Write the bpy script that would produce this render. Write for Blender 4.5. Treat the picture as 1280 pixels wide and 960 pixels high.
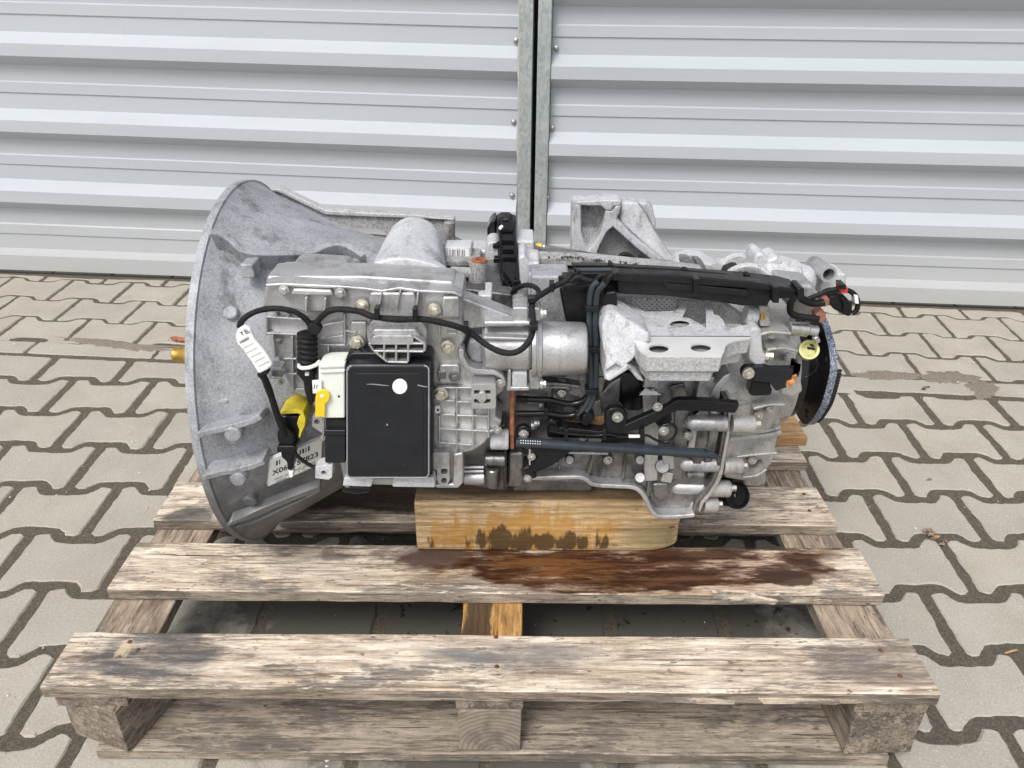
import bpy, bmesh, math, random
from mathutils import Vector, Matrix, noise as mnoise
from mathutils.geometry import tessellate_polygon
random.seed(7)
scene = bpy.context.scene
for o in list(bpy.data.objects): bpy.data.objects.remove(o)

# ------------------------------------------------------------------ camera, sky, sun, exposure
FPX, CAM_H, PITCH, ROLL = 960.0, 1.009, 0.5009, 0.0063
FW = Vector((0, math.cos(PITCH), -math.sin(PITCH)))
_rt = Vector((1, 0, 0)); _up = _rt.cross(FW)
RT = _rt*math.cos(ROLL) + _up*math.sin(ROLL)
UP = -_rt*math.sin(ROLL) + _up*math.cos(ROLL)
CAM = Vector((0, 0, CAM_H))
cd = bpy.data.cameras.new('camera'); cd.sensor_width = 36; cd.lens = FPX/1280*36
cd.clip_start = .02; cd.clip_end = 200
cam = bpy.data.objects.new('camera', cd); scene.collection.objects.link(cam)
cam.matrix_world = Matrix(((RT.x, UP.x, -FW.x, CAM.x), (RT.y, UP.y, -FW.y, CAM.y), (RT.z, UP.z, -FW.z, CAM.z), (0, 0, 0, 1)))
scene.camera = cam
scene.render.resolution_x, scene.render.resolution_y = 1024, 768
SUN_EL, SUN_AZ = math.radians(54), math.radians(206)      # azimuth clockwise from +Y: behind the camera, a little to its left
w = bpy.data.worlds.new('World'); scene.world = w; w.use_nodes = True
nt = w.node_tree; nt.nodes.clear()
wo = nt.nodes.new('ShaderNodeOutputWorld'); bg = nt.nodes.new('ShaderNodeBackground')
sk = nt.nodes.new('ShaderNodeTexSky'); sk.sky_type = 'NISHITA'; sk.sun_disc = False
sk.sun_elevation = SUN_EL; sk.sun_rotation = SUN_AZ; sk.dust_density = 4.0; sk.air_density = 1.0
hs = nt.nodes.new('ShaderNodeHueSaturation'); hs.inputs['Saturation'].default_value = .45
nt.links.new(sk.outputs[0], hs.inputs['Color']); nt.links.new(hs.outputs[0], bg.inputs[0])
bg.inputs[1].default_value = .14; nt.links.new(bg.outputs[0], wo.inputs[0])
sl = bpy.data.lights.new('sun', 'SUN'); sl.energy = 1.5; sl.angle = math.radians(20); sl.color = (1, .97, .92)
so = bpy.data.objects.new('sun', sl); scene.collection.objects.link(so)
sd = Vector((math.sin(SUN_AZ)*math.cos(SUN_EL), math.cos(SUN_AZ)*math.cos(SUN_EL), math.sin(SUN_EL)))
so.rotation_euler = sd.to_track_quat('Z', 'Y').to_euler(); so.location = sd*20
vs = scene.view_settings; vs.view_transform = 'Standard'; vs.look = 'None'; vs.gamma = 1; vs.exposure = .38

# ------------------------------------------------------------------ helpers
def ray(u, v): return RT*((u-640)/FPX) - UP*((v-480)/FPX) + FW
def P(u, v, y):                 # point of the scene that the photograph shows at (u, v), standing at depth y
    d = ray(u, v); return CAM + d*((y-CAM.y)/d.y)
def PZ(u, v, z):                # the same for a point of known height
    d = ray(u, v); return CAM + d*((z-CAM.z)/d.z)
def PX(u, v, x):
    d = ray(u, v); return CAM + d*((x-CAM.x)/d.x)
ORG = {}
def tag(o, label=None, cat=None, group=None, kind=None):
    if label: o['label'] = label
    if cat: o['category'] = cat
    if group: o['group'] = group
    if kind: o['kind'] = kind
    return o
def empty(name, loc, label=None, cat=None, group=None, kind=None):
    o = bpy.data.objects.new(name, None); scene.collection.objects.link(o)
    o.empty_display_size = .05; o.location = loc; ORG[o] = Vector(loc)
    return tag(o, label, cat, group, kind)
def link(name, me, mat, parent, org):
    o = bpy.data.objects.new(name, me); scene.collection.objects.link(o)
    if mat: 
        if not me.materials: me.materials.append(mat)
    ORG[o] = Vector(org)
    if parent: o.parent = parent; o.location = ORG[o]-ORG[parent]
    else: o.location = org
    return o
class MB:
    def __init__(s): s.v = []; s.f = []
    def add(s, vs, fs):
        n = len(s.v); s.v += [Vector(p) for p in vs]; s.f += [tuple(i+n for i in f) for f in fs]; return s
    def box(s, c, d, rz=0):
        c = Vector(c); R = Matrix.Rotation(rz, 3, 'Z'); vs = []
        for x in (-1, 1):
            for y in (-1, 1):
                for z in (-1, 1): vs.append(c+R@Vector((x*d[0]/2, y*d[1]/2, z*d[2]/2)))
        return s.add(vs, [(0,1,3,2),(4,6,7,5),(0,4,5,1),(2,3,7,6),(0,2,6,4),(1,5,7,3)])
    def solid(s, loops, off):   # closed loops (outer first, then holes) swept along off
        vs = []; fs = []; off = Vector(off)
        flat = [Vector(p) for l in loops for p in l]; n = len(flat)
        vs = flat + [p+off for p in flat]
        for t in tessellate_polygon([[Vector(p) for p in l] for l in loops]):
            fs.append(t); fs.append(tuple(i+n for i in reversed(t)))
        k = 0
        for l in loops:
            m = len(l)
            for i in range(m): a, b = k+i, k+(i+1) % m; fs.append((a, b, b+n, a+n))
            k += m
        return s.add(vs, fs)
    def ngon(s, loop, off):     # simple closed polygon swept along off, caps left as one face (bevels cleanly)
        n = len(loop); off = Vector(off); vs = [Vector(p) for p in loop]; vs += [p+off for p in vs]
        fs = [tuple(range(n)), tuple(range(2*n-1, n-1, -1))]
        fs += [(i, i+n, (i+1) % n+n, (i+1) % n) for i in range(n)]
        return s.add(vs, fs)
    def tube(s, pts, r, seg=10, cap=True, sub=4, rr=None):
        pts = [Vector(p) for p in pts]
        if sub > 1 and len(pts) > 2: pts = smooth(pts, sub)
        n = len(pts); vs = []; fs = []; u = None
        for i, p in enumerate(pts):
            t = (pts[min(i+1, n-1)]-pts[max(i-1, 0)]).normalized()
            if u is None: u = t.orthogonal().normalized()
            u = (u-t*u.dot(t)).normalized(); w_ = t.cross(u)
            R = rr(i/(n-1)) if rr else r
            for k in range(seg):
                a = 2*math.pi*k/seg; vs.append(p+(u*math.cos(a)+w_*math.sin(a))*R)
        for i in range(n-1):
            for k in range(seg):
                a, b = i*seg+k, i*seg+(k+1) % seg; fs.append((a, b, b+seg, a+seg))
        if cap: fs.append(tuple(range(seg-1, -1, -1))); fs.append(tuple(range((n-1)*seg, n*seg)))
        return s.add(vs, fs)
    def cyl(s, a, b, r, r2=None, seg=24, ch=0):
        a, b = Vector(a), Vector(b); r2 = r if r2 is None else r2; d = (b-a); L = d.length
        if ch: 
            t = d/L; return s.rev([(a, r-ch), (a+t*ch, r), (b-t*ch, r2), (b, r2-ch)], seg)
        return s.rev([(a, r), (b, r2)], seg)
    def rev(s, prof, seg=24, cap=True):   # list of (axis point, radius) along one straight axis
        t = (Vector(prof[-1][0])-Vector(prof[0][0])).normalized(); u = t.orthogonal().normalized(); w_ = t.cross(u)
        vs = []; fs = []; n = len(prof)
        for p, r in prof:
            for k in range(seg):
                a = 2*math.pi*k/seg; vs.append(Vector(p)+(u*math.cos(a)+w_*math.sin(a))*r)
        for i in range(n-1):
            for k in range(seg):
                a, b = i*seg+k, i*seg+(k+1) % seg; fs.append((a, b, b+seg, a+seg))
        if cap: fs.append(tuple(range(seg-1, -1, -1))); fs.append(tuple(range((n-1)*seg, n*seg)))
        return s.add(vs, fs)
    def loft(s, loops, cap=True):
        n = len(loops[0]); vs = [Vector(p) for l in loops for p in l]; fs = []
        for i in range(len(loops)-1):
            for k in range(n):
                a, b = i*n+k, i*n+(k+1) % n; fs.append((a, b, b+n, a+n))
        if cap: fs.append(tuple(range(n-1, -1, -1))); fs.append(tuple(range((len(loops)-1)*n, len(loops)*n)))
        return s.add(vs, fs)
    def bar(s, pts, w_, t, up=(0, 0, 1)):    # rectangular bar along a polyline; w across, t along up
        pts = [Vector(p) for p in pts]; up = Vector(up); loops = []; n = len(pts)
        for i, p in enumerate(pts):
            d = (pts[min(i+1, n-1)]-pts[max(i-1, 0)]).normalized(); sd_ = d.cross(up).normalized(); uu = sd_.cross(d).normalized()
            loops.append([p+sd_*w_/2+uu*t/2, p-sd_*w_/2+uu*t/2, p-sd_*w_/2-uu*t/2, p+sd_*w_/2-uu*t/2])
        return s.loft(loops)
    def build(s, name, mat, parent=None, bevel=0, seg=2, smooth_=40, org=None, rough=0, rscale=30):
        c = Vector(org) if org else sum(s.v, Vector())/len(s.v)
        if rough:
            s.v = [p+Vector(mnoise.noise_vector(p*rscale))*rough for p in s.v]
        me = bpy.data.meshes.new(name); me.from_pydata([p-c for p in s.v], [], s.f); me.validate()
        bm = bmesh.new(); bm.from_mesh(me); bmesh.ops.recalc_face_normals(bm, faces=bm.faces); bm.to_mesh(me); bm.free()
        if smooth_:
            me.shade_smooth(); me.set_sharp_from_angle(angle=math.radians(smooth_))
        o = link(name, me, mat, parent, c)
        if bevel:
            m = o.modifiers.new('bevel', 'BEVEL'); m.width = bevel; m.segments = seg; m.limit_method = 'ANGLE'; m.angle_limit = math.radians(35)
            m.harden_normals = True
        return o
def smooth(pts, sub):
    out = []; n = len(pts)
    for i in range(n-1):
        p0, p1, p2, p3 = pts[max(i-1, 0)], pts[i], pts[i+1], pts[min(i+2, n-1)]
        for k in range(sub):
            t = k/sub
            out.append(.5*((2*p1)+(p2-p0)*t+(2*p0-5*p1+4*p2-p3)*t*t+(3*p1-p0-3*p2+p3)*t**3))
    out.append(pts[-1]); return out
def copy_part(o, parent, org, name=None):
    c = o.copy(); scene.collection.objects.link(c); c.parent = parent; ORG[c] = Vector(org); c.location = ORG[c]-ORG[parent]
    return c

# ------------------------------------------------------------------ materials
class NB:
    def __init__(s, name, rough=.6, metal=0.0, spec=.5):
        s.m = bpy.data.materials.new(name); s.m.use_nodes = True; s.t = s.m.node_tree; s.N = s.t.nodes
        s.b = s.N['Principled BSDF']; s.b.inputs['Roughness'].default_value = rough; s.b.inputs['Metallic'].default_value = metal
        s.b.inputs['Specular IOR Level'].default_value = spec
        g = s.N.new('ShaderNodeNewGeometry'); s.pos = g.outputs['Position']; s.nrm = g.outputs['Normal']
    def lk(s, a, b): s.t.links.new(a, b)
    def inp(s, sock, val):
        if hasattr(val, 'is_output'): s.lk(val, sock)
        else: sock.default_value = val
    def mapping(s, scale=(1, 1, 1), loc=(0, 0, 0), src=None, rot=(0, 0, 0)):
        m = s.N.new('ShaderNodeMapping'); m.inputs['Scale'].default_value = scale; m.inputs['Location'].default_value = loc; m.inputs['Rotation'].default_value = rot
        s.lk(src or s.pos, m.inputs['Vector']); return m.outputs[0]
    def noise(s, scale, vec=None, detail=4, rough=.55, dist=0):
        n = s.N.new('ShaderNodeTexNoise'); n.inputs['Scale'].default_value = scale; n.inputs['Detail'].default_value = detail
        n.inputs['Roughness'].default_value = rough; n.inputs['Distortion'].default_value = dist
        s.lk(vec or s.pos, n.inputs['Vector']); return n.outputs[0]
    def vor(s, scale, vec=None, out=0, feat='F1'):
        n = s.N.new('ShaderNodeTexVoronoi'); n.inputs['Scale'].default_value = scale; n.feature = feat
        s.lk(vec or s.pos, n.inputs['Vector']); return n.outputs[out]
    def ramp(s, fac, stops, interp='LINEAR'):
        r = s.N.new('ShaderNodeValToRGB'); e = r.color_ramp; e.interpolation = interp
        while len(e.elements) < len(stops): e.elements.new(.5)
        for el, (p, c) in zip(e.elements, stops):
            el.position = p; el.color = (*c, 1) if isinstance(c, tuple) else (c, c, c, 1)
        s.lk(fac, r.inputs[0]); return r.outputs[0]
    def math(s, op, a, b=0.0, clamp=False):
        n = s.N.new('ShaderNodeMath'); n.operation = op; n.use_clamp = clamp
        s.inp(n.inputs[0], a); s.inp(n.inputs[1], b); return n.outputs[0]
    def mix(s, fac, a, b, mode='MIX'):
        n = s.N.new('ShaderNodeMix'); n.data_type = 'RGBA'; n.blend_type = mode
        s.inp(n.inputs[0], fac)
        for k, x in ((6, a), (7, b)):
            if isinstance(x, tuple): n.inputs[k].default_value = (*x, 1)
            else: s.lk(x, n.inputs[k])
        return n.outputs[2]
    def xyz(s, src=None):
        n = s.N.new('ShaderNodeSeparateXYZ'); s.lk(src or s.pos, n.inputs[0]); return n.outputs
    def rnd(s):
        return s.N.new('ShaderNodeObjectInfo').outputs['Random']
    def color(s, c): s.inp(s.b.inputs['Base Color'], (*c, 1) if isinstance(c, tuple) else c); return s
    def rough(s, c): s.inp(s.b.inputs['Roughness'], c); return s
    def bump(s, h, strength=.3, dist=.002):
        n = s.N.new('ShaderNodeBump'); n.inputs['Strength'].default_value = strength; n.inputs['Distance'].default_value = dist
        s.lk(h, n.inputs['Height']); s.lk(n.outputs[0], s.b.inputs['Normal']); return s
    def blob(s, cx, cy, a, b, amp=.9, nscale=14, axes=(0, 1), lo=.0, hi=.25, stretch=(1, 1, 1)):
        X = s.xyz(); dx = s.math('DIVIDE', s.math('SUBTRACT', X[axes[0]], cx), a); dy = s.math('DIVIDE', s.math('SUBTRACT', X[axes[1]], cy), b)
        d = s.math('SQRT', s.math('ADD', s.math('MULTIPLY', dx, dx), s.math('MULTIPLY', dy, dy)))
        nn = s.math('MULTIPLY', s.math('SUBTRACT', s.noise(nscale, s.mapping(stretch), 5, .6), .5), amp*2)
        f = s.math('ADD', s.math('SUBTRACT', 1.0, d), nn)
        mr = s.N.new('ShaderNodeMapRange'); mr.inputs[1].default_value = lo; mr.inputs[2].default_value = hi; s.lk(f, mr.inputs[0]); return mr.outputs[0]

def m_simple(name, col, rough=.5, metal=0, var=.12, nscale=60, bump=0, bscale=300, spec=.5):
    b = NB(name, rough, metal, spec); n = b.noise(nscale, detail=5)
    d = tuple(c*(1-var) for c in col); l = tuple(min(1, c*(1+var)) for c in col)
    b.color(b.ramp(n, [(.3, d), (.7, l)]))
    b.rough(b.ramp(b.noise(nscale*.6, detail=3), [(.3, max(.05, rough-.1)), (.7, min(1, rough+.1))]))
    if bump: b.bump(b.noise(bscale, detail=3), bump, .001)
    return b.m
def m_cast(name, lo, mid, hi, rough=.62, metal=.35, speck=0.0, grime=0.0, gcol=(.05, .045, .04), fine=900, bump=.5, clean=False, streak=(1, 1, .45)):
    b = NB(name, rough, metal, .4)
    c = b.ramp(b.noise(18, detail=6, rough=.65), [(.25, lo), (.5, mid), (.75, hi)])
    if speck:
        s1 = b.ramp(b.noise(fine, detail=2, rough=.7), [(.36, 0.0), (.62, 1.0)])
        c = b.mix(b.math('MULTIPLY', s1, speck), c, tuple(min(.85, x*1.45+.06) for x in hi))
        s2 = b.ramp(b.noise(fine*.7, b.mapping(loc=(3, 1, 7)), 2, .7), [(.30, 1.0), (.44, 0.0)])
        c = b.mix(b.math('MULTIPLY', s2, speck*.8), c, tuple(x*.42 for x in lo))
    if grime:
        g = b.ramp(b.noise(26, b.mapping(streak, (5, 2, 1)), 8, .74), [(.52, 0.0), (.64, 1.0)])
        c = b.mix(b.math('MULTIPLY', g, grime), c, gcol)
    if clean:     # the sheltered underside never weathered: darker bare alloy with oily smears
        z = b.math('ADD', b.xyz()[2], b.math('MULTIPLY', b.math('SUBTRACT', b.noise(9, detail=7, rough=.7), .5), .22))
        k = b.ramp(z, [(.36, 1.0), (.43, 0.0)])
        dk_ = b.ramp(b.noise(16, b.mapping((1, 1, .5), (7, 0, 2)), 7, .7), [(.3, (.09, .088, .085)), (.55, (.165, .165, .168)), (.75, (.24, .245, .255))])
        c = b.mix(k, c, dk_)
    b.color(c)
    b.rough(b.ramp(b.noise(40, detail=4), [(.3, rough-.14), (.7, rough+.14)]))
    b.bump(b.noise(fine*.5, detail=4, rough=.7), bump, .0012)
    return b.m
M = {}
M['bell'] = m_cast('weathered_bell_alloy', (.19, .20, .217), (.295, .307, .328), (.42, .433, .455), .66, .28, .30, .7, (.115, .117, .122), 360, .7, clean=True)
M['bell_pad'] = m_cast('grey_sandcast_alloy', (.28, .285, .295), (.38, .385, .395), (.48, .485, .49), .68, .25, .5, .45, (.17, .16, .15), 340, .8)
M['bell_clean'] = m_cast('dull_grey_alloy', (.19, .195, .20), (.26, .265, .272), (.34, .345, .355), .48, .55, .15, .4, (.08, .078, .075), 800, .35)
M['cast'] = m_cast('pale_cast_alloy', (.33, .33, .34), (.46, .46, .47), (.60, .60, .605), .42, .68, .2, .55, (.16, .152, .147), 420, .45)
M['frost'] = m_cast('frosted_cast_alloy', (.38, .395, .42), (.49, .505, .53), (.60, .61, .63), .66, .25, .34, .55, (.18, .17, .16), 360, .7)
M['streak'] = m_cast('streaked_cast_alloy', (.33, .34, .36), (.43, .445, .475), (.55, .56, .585), .7, .22, .30, .6, (.15, .135, .115), 340, .8, streak=(2.6, 2.6, .5))
M['dirty'] = m_cast('dirty_cast_alloy', (.15, .145, .138), (.26, .255, .25), (.40, .40, .40), .78, .15, .5, .8, (.065, .056, .047), 340, .8)
M['case'] = m_cast('oily_grey_alloy', (.105, .102, .102), (.19, .186, .186), (.33, .326, .326), .32, .75, .14, .7, (.04, .036, .033), 420, .35)
M['rear'] = m_cast('creamy_cast_alloy', (.31, .30, .285), (.42, .41, .39), (.54, .53, .51), .46, .55, .28, .6, (.13, .118, .10), 400, .45)
M['machined'] = m_simple('machined_alloy', (.78, .78, .77), .38, .35, .05, 40, .05)
M['steel'] = m_simple('steel_bolt', (.52, .51, .48), .33, .85, .2, 220)
M['zinc'] = m_simple('yellow_zinc_bolt', (.62, .585, .50), .36, .8, .3, 260)
M['brass'] = m_simple('brass', (.55, .36, .09), .3, .9, .25, 160)
M['black'] = m_simple('black_plastic', (.009, .0095, .011), .36, 0, .3, 90, .1, 700, spec=.32)
M['ecu'] = m_simple('anthracite_plastic', (.013, .015, .019), .33, 0, .2, 30, .10, 1400, spec=.34)
M['rubber'] = m_simple('black_rubber', (.009, .009, .0095), .6, 0, .4, 120, .2, 500, spec=.3)
M['tape'] = m_simple('cloth_tape', (.011, .011, .012), .66, 0, .5, 420, .6, 900, spec=.3)
M['slate'] = m_simple('slate_hose', (.030, .040, .050), .3, 0, .2, 60, spec=.4)
M['gloss'] = m_simple('glossy_black', (.006, .006, .007), .2, 0, .3, 60, spec=.4)
M['white'] = m_simple('white_plastic', (.74, .78, .72), .45, 0, .06, 30)
M['paper'] = m_simple('white_label', (.84, .84, .83), .5, 0, .06, 50)
M['ink'] = m_simple('black_ink', (.02, .02, .02), .6, 0, .1, 50)
M['grey_ink'] = m_simple('grey_ink', (.28, .28, .28), .6, 0, .1, 50)
M['yellow'] = m_simple('yellow_plastic', (.80, .56, .02), .4, 0, .1, 60)
M['olive'] = m_simple('dirty_yellow_plastic', (.58, .47, .03), .45, 0, .25, 60)
M['lime'] = m_simple('pale_yellow_cap', (.66, .64, .26), .42, 0, .1, 60)
M['rust'] = m_simple('rusty_copper', (.34, .13, .06), .7, .2, .5, 120, .4, 400)
M['orange'] = m_simple('flaking_rust', (.45, .20, .07), .8, 0, .6, 200, .6, 300)
M['copper'] = m_simple('copper_nut', (.36, .17, .12), .55, .4, .4, 120)
M['red'] = m_simple('red_tape', (.55, .05, .04), .5, 0, .1, 60)
M['dirt'] = m_simple('dark_caked_dirt', (.05, .042, .034), .9, 0, .5, 200, .5, 300)
M['glint_scratch'] = m_simple('glint_and_scratch_grey', (.30, .31, .33), .22, .1, .1, 60)  # light grey for the painted edge highlight of the control unit and its scratches
M['hole'] = m_simple('shade_cavity', (.018, .016, .015), .7, 0, .4, 80)  # near-black colour standing in for the shade inside holes and gaps
b = NB('speckled_flange_rim', .6, .3); c = b.ramp(b.noise(420, detail=2, rough=.7), [(.36, (.035, .042, .058)), (.5, (.15, .18, .235)), (.64, (.38, .43, .50))]); b.color(c); b.bump(b.noise(420, detail=2), .5, .001); M['rim'] = b.m
b = NB('black_flange_paint', .28, .2); c = b.ramp(b.noise(22, b.mapping(loc=(1, 4, 2)), 6, .7), [(.60, (.012, .012, .013)), (.72, (.07, .028, .014)), (.85, (.16, .07, .03))]); b.color(c); M['flange'] = b.m
# wood
def m_wood(name, axis, tones, stain=.5, oil=None, seed=0, dark=(.09, .088, .09), rings=0):
    b = NB(name, .8, 0, .25)
    st = [9, 9, 9]; st[axis] = .9
    o = b.N.new('ShaderNodeCombineXYZ'); r = b.math('MULTIPLY', b.rnd(), 37.0); b.lk(r, o.inputs[1-axis if axis < 2 else 0]); b.lk(r, o.inputs[2])
    va = b.N.new('ShaderNodeVectorMath'); va.operation = 'ADD'; b.lk(b.pos, va.inputs[0]); b.lk(o.outputs[0], va.inputs[1]); pos = va.outputs[0]
    g1 = b.noise(5.5, b.mapping(tuple(x*.8 if i != axis else x*1.3 for i, x in enumerate(st)), (seed, seed*2, 0), pos), 9, .7, .6)
    c = b.ramp(g1, [(.30, tones[0]), (.47, tones[1]), (.64, tones[2])])
    fine = b.noise(25, b.mapping(tuple(st), (seed, 0, 0), pos), 6, .74)
    fl = b.ramp(fine, [(.30, .34), (.44, .84), (.55, 1.06), (.70, 1.28)]); c = b.mix(1.0, c, fl, 'MULTIPLY')
    crack = b.ramp(b.noise(11, b.mapping(tuple(x*1.3 if i != axis else .3 for i, x in enumerate(st)), (seed*3, 5, 1), pos), 3, .5, .3), [(.685, 0.0), (.705, 1.0)])
    c = b.mix(b.math('MULTIPLY', crack, .85), c, (.045, .036, .03))
    saw = b.ramp(b.noise(130, b.mapping(tuple(.5 if i != axis else 2.6 for i in range(3)), (0, seed, 0), pos, (0, 0, .25)), 2, .6), [(.35, .95), (.6, 1.02)]); c = b.mix(1.0, c, saw, 'MULTIPLY')
    gb = b.ramp(b.noise(9.5, b.mapping(tuple(st), (seed*5, 1, 2), pos), 5, .7, .4), [(.32, .55), (.45, .95), (.62, 1.12)]); c = b.mix(1.0, c, gb, 'MULTIPLY')
    blot = b.noise(7.5, b.mapping(tuple(1.0 if i != axis else .42 for i in range(3)), (seed*1.7, 3, 2), pos), 9, .72, .5)
    blot = b.math('ADD', blot, b.math('MULTIPLY', b.math('SUBTRACT', .5, fine), .28))
    s1 = b.math('MULTIPLY', b.ramp(blot, [(.52, 0.0), (.565, .8), (.64, 1.0)]), stain)
    c = b.mix(s1, c, dark)
    ln = b.ramp(b.noise(20, b.mapping(tuple(9 if i != axis else .28 for i in range(3)), (seed*4, 2, 6), pos), 4, .7, .25), [(.57, 0.0), (.62, .75)]); c = b.mix(ln, c, tuple(x*.45 for x in tones[0]))
    fk = b.ramp(b.noise(95, b.mapping(tuple(1.5 if i != axis else .5 for i in range(3)), (2, seed, 1), pos), 3, .7), [(.62, 0.0), (.68, .8)]); c = b.mix(fk, c, tuple(x*.4 for x in tones[0]))
    pl_ = b.ramp(b.noise(70, b.mapping(tuple(2.0 if i != axis else .35 for i in range(3)), (6, seed, 1), pos), 3, .7), [(.60, 0.0), (.68, .6)]); c = b.mix(pl_, c, tuple(min(.9, x*1.22) for x in tones[2]))
    rot = b.ramp(b.noise(9, b.mapping(tuple(1.0 if i != axis else .3 for i in range(3)), (seed*2.9, 7, 4), pos), 7, .7), [(.56, 0.0), (.66, .5)]); c = b.mix(rot, c, tuple(x*.62 for x in tones[0]))
    kv = b.vor(5.2, b.mapping(tuple(1.0 if i != axis else .55 for i in range(3)), (seed*.7, 1, 3), pos)); c = b.mix(b.ramp(b.math('ADD', kv, b.math('MULTIPLY', g1, .05)), [(.045, .85), (.075, .5), (.12, 0.0)]), c, tuple(x*.35 for x in tones[0]))
    rg = .8
    if rings:
        wv = b.N.new('ShaderNodeTexWave'); wv.wave_type = 'BANDS'; wv.bands_direction = 'Z'; wv.inputs['Scale'].default_value = rings; wv.inputs['Distortion'].default_value = 2.2
        wv.inputs['Detail'].default_value = 2; wv.inputs['Detail Scale'].default_value = 1.5
        b.lk(b.mapping(tuple(1 if i != axis else .25 for i in range(3)), (0, 0, 0), b.pos), wv.inputs['Vector'])
        c = b.mix(b.math('MULTIPLY', b.ramp(wv.outputs[0], [(.45, 0.0), (.9, 1.0)]), .6), c, (.42, .25, .10))
    if oil:
        wet = None
        for i_, (f, col, amt) in enumerate(oil(b)):
            c = b.mix(b.math('MULTIPLY', f, amt), c, col)
            if i_ == 1: wet = f
        if wet: b.rough(b.ramp(wet, [(.2, .8), (.8, .38)]))
    b.color(c)
    h = b.math('ADD', fine, b.math('MULTIPLY', crack, -1.2)); b.bump(h, .7, .0018)
    return b.m
GREYW = ((.31, .232, .168), (.56, .46, .358), (.79, .69, .57))
DARKW = ((.14, .115, .09), (.235, .195, .155), (.34, .285, .225))
def fr_oil(b):
    st = b.ramp(b.noise(24, b.mapping((.35, 2.2, 2)), 5, .7), [(.38, .25), (.55, 1.0)])
    m = lambda f: b.math('MULTIPLY', f, st)
    return [(m(b.blob(-.50, .765, .12, .05, .9, 13, lo=.1, hi=.4, stretch=(.6, 1.6, 1))), (.075, .075, .08), .85), (m(b.blob(-.02, .765, .20, .045, 1.0, 11, lo=.2, hi=.6, stretch=(.5, 1.6, 1))), (.15, .155, .16), .8),
            (m(b.blob(.50, .76, .14, .05, .9, 12, lo=.1, hi=.5, stretch=(.5, 1.6, 1))), (.17, .14, .12), .7), (b.blob(-.548, .778, .016, .028, 1.3, 34, lo=.4, hi=.7, stretch=(1.5, .7, 1)), (.62, .50, .33), .7)]
M['board_front'] = m_wood('stained_front_board', 0, GREYW, .75, fr_oil, 2.4)
M['board'] = m_wood('weathered_board', 0, GREYW, .8, None, 1.3)
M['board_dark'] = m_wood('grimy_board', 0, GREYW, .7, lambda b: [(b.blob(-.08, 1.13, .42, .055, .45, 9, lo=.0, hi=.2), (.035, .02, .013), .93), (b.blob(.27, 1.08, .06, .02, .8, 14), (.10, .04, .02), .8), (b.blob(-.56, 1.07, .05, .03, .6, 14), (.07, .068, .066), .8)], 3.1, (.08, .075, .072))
def b2_oil(b):
    st = b.ramp(b.noise(16, b.mapping((.4, 2.0, 2), (1, 2, 0)), 6, .72), [(.36, .0), (.47, 1.0)])
    big = b.blob(.19, .962, .40, .068, .8, 9, lo=.0, hi=.10, stretch=(.55, 1.7, 1))
    vein = b.ramp(b.noise(26, b.mapping((.3, 2.2, 2), (4, 2, 0)), 6, .75), [(.42, 0.0), (.56, 1.0)])
    return [(b.math('MULTIPLY', b.blob(.2, .95, .38, .08, .7, 10, lo=.0, hi=.3, stretch=(.55, 1.7, 1)), .45), (.33, .17, .08), .8),
            (b.math('MULTIPLY', big, st), (.095, .040, .016), .94), (b.math('MULTIPLY', b.math('MULTIPLY', big, st), vein), (.03, .010, .006), .88),
            (b.math('MULTIPLY', b.math('MULTIPLY', b.blob(.06, .95, .17, .05, .9, 22, lo=.3, hi=.6, stretch=(.5, 1.6, 1)), big), b.ramp(vein, [(.2, 1.0), (.8, .15)])), (.20, .085, .026), .6),
            (b.blob(.445, .925, .055, .024, .5, 20, lo=.1, hi=.25), (.05, .026, .016), .9), (b.blob(-.28, .97, .05, .02, .9, 22, lo=.2, hi=.5), (.12, .10, .09), .7), (b.blob(-.13, .965, .06, .03, .8, 22, lo=.1, hi=.5), (.12, .085, .075), .7)]
M['board_oil'] = m_wood('oil_soaked_board', 0, GREYW, .7, b2_oil, 5.7)
M['stringer'] = m_wood('weathered_stringer', 1, ((.20, .155, .115), (.33, .26, .195), (.45, .37, .285)), .5, None, 2.2)
M['stringer_mid'] = m_wood('oily_stringer', 1, ((.30, .15, .05), (.52, .28, .09), (.66, .40, .16)), .25, lambda b: [(b.blob(-.05, .84, .022, .12, .7, 26), (.05, .036, .024), .9)], 4.1)
M['blockwood'] = m_wood('old_block', 1, DARKW, .7, None, 6.0, (.05, .048, .045))
M['bottom'] = m_wood('dirty_bottom_board', 0, ((.20, .165, .13), (.31, .26, .205), (.42, .355, .285)), .7, lambda b: [(b.ramp(b.vor(70, b.mapping((.5, 1, 1))), [(.0, 1.0), (.16, 0.0)]), (.03, .028, .026), .35)], 7.5, (.10, .092, .085))
M['edge'] = m_wood('grimy_shaded_board_edge', 0, ((.16, .135, .105), (.27, .225, .175), (.40, .335, .265)), .6, None, 8.8, (.09, .083, .075))  # grimy edge wood, with the shade of upright faces put into its colour
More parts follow.
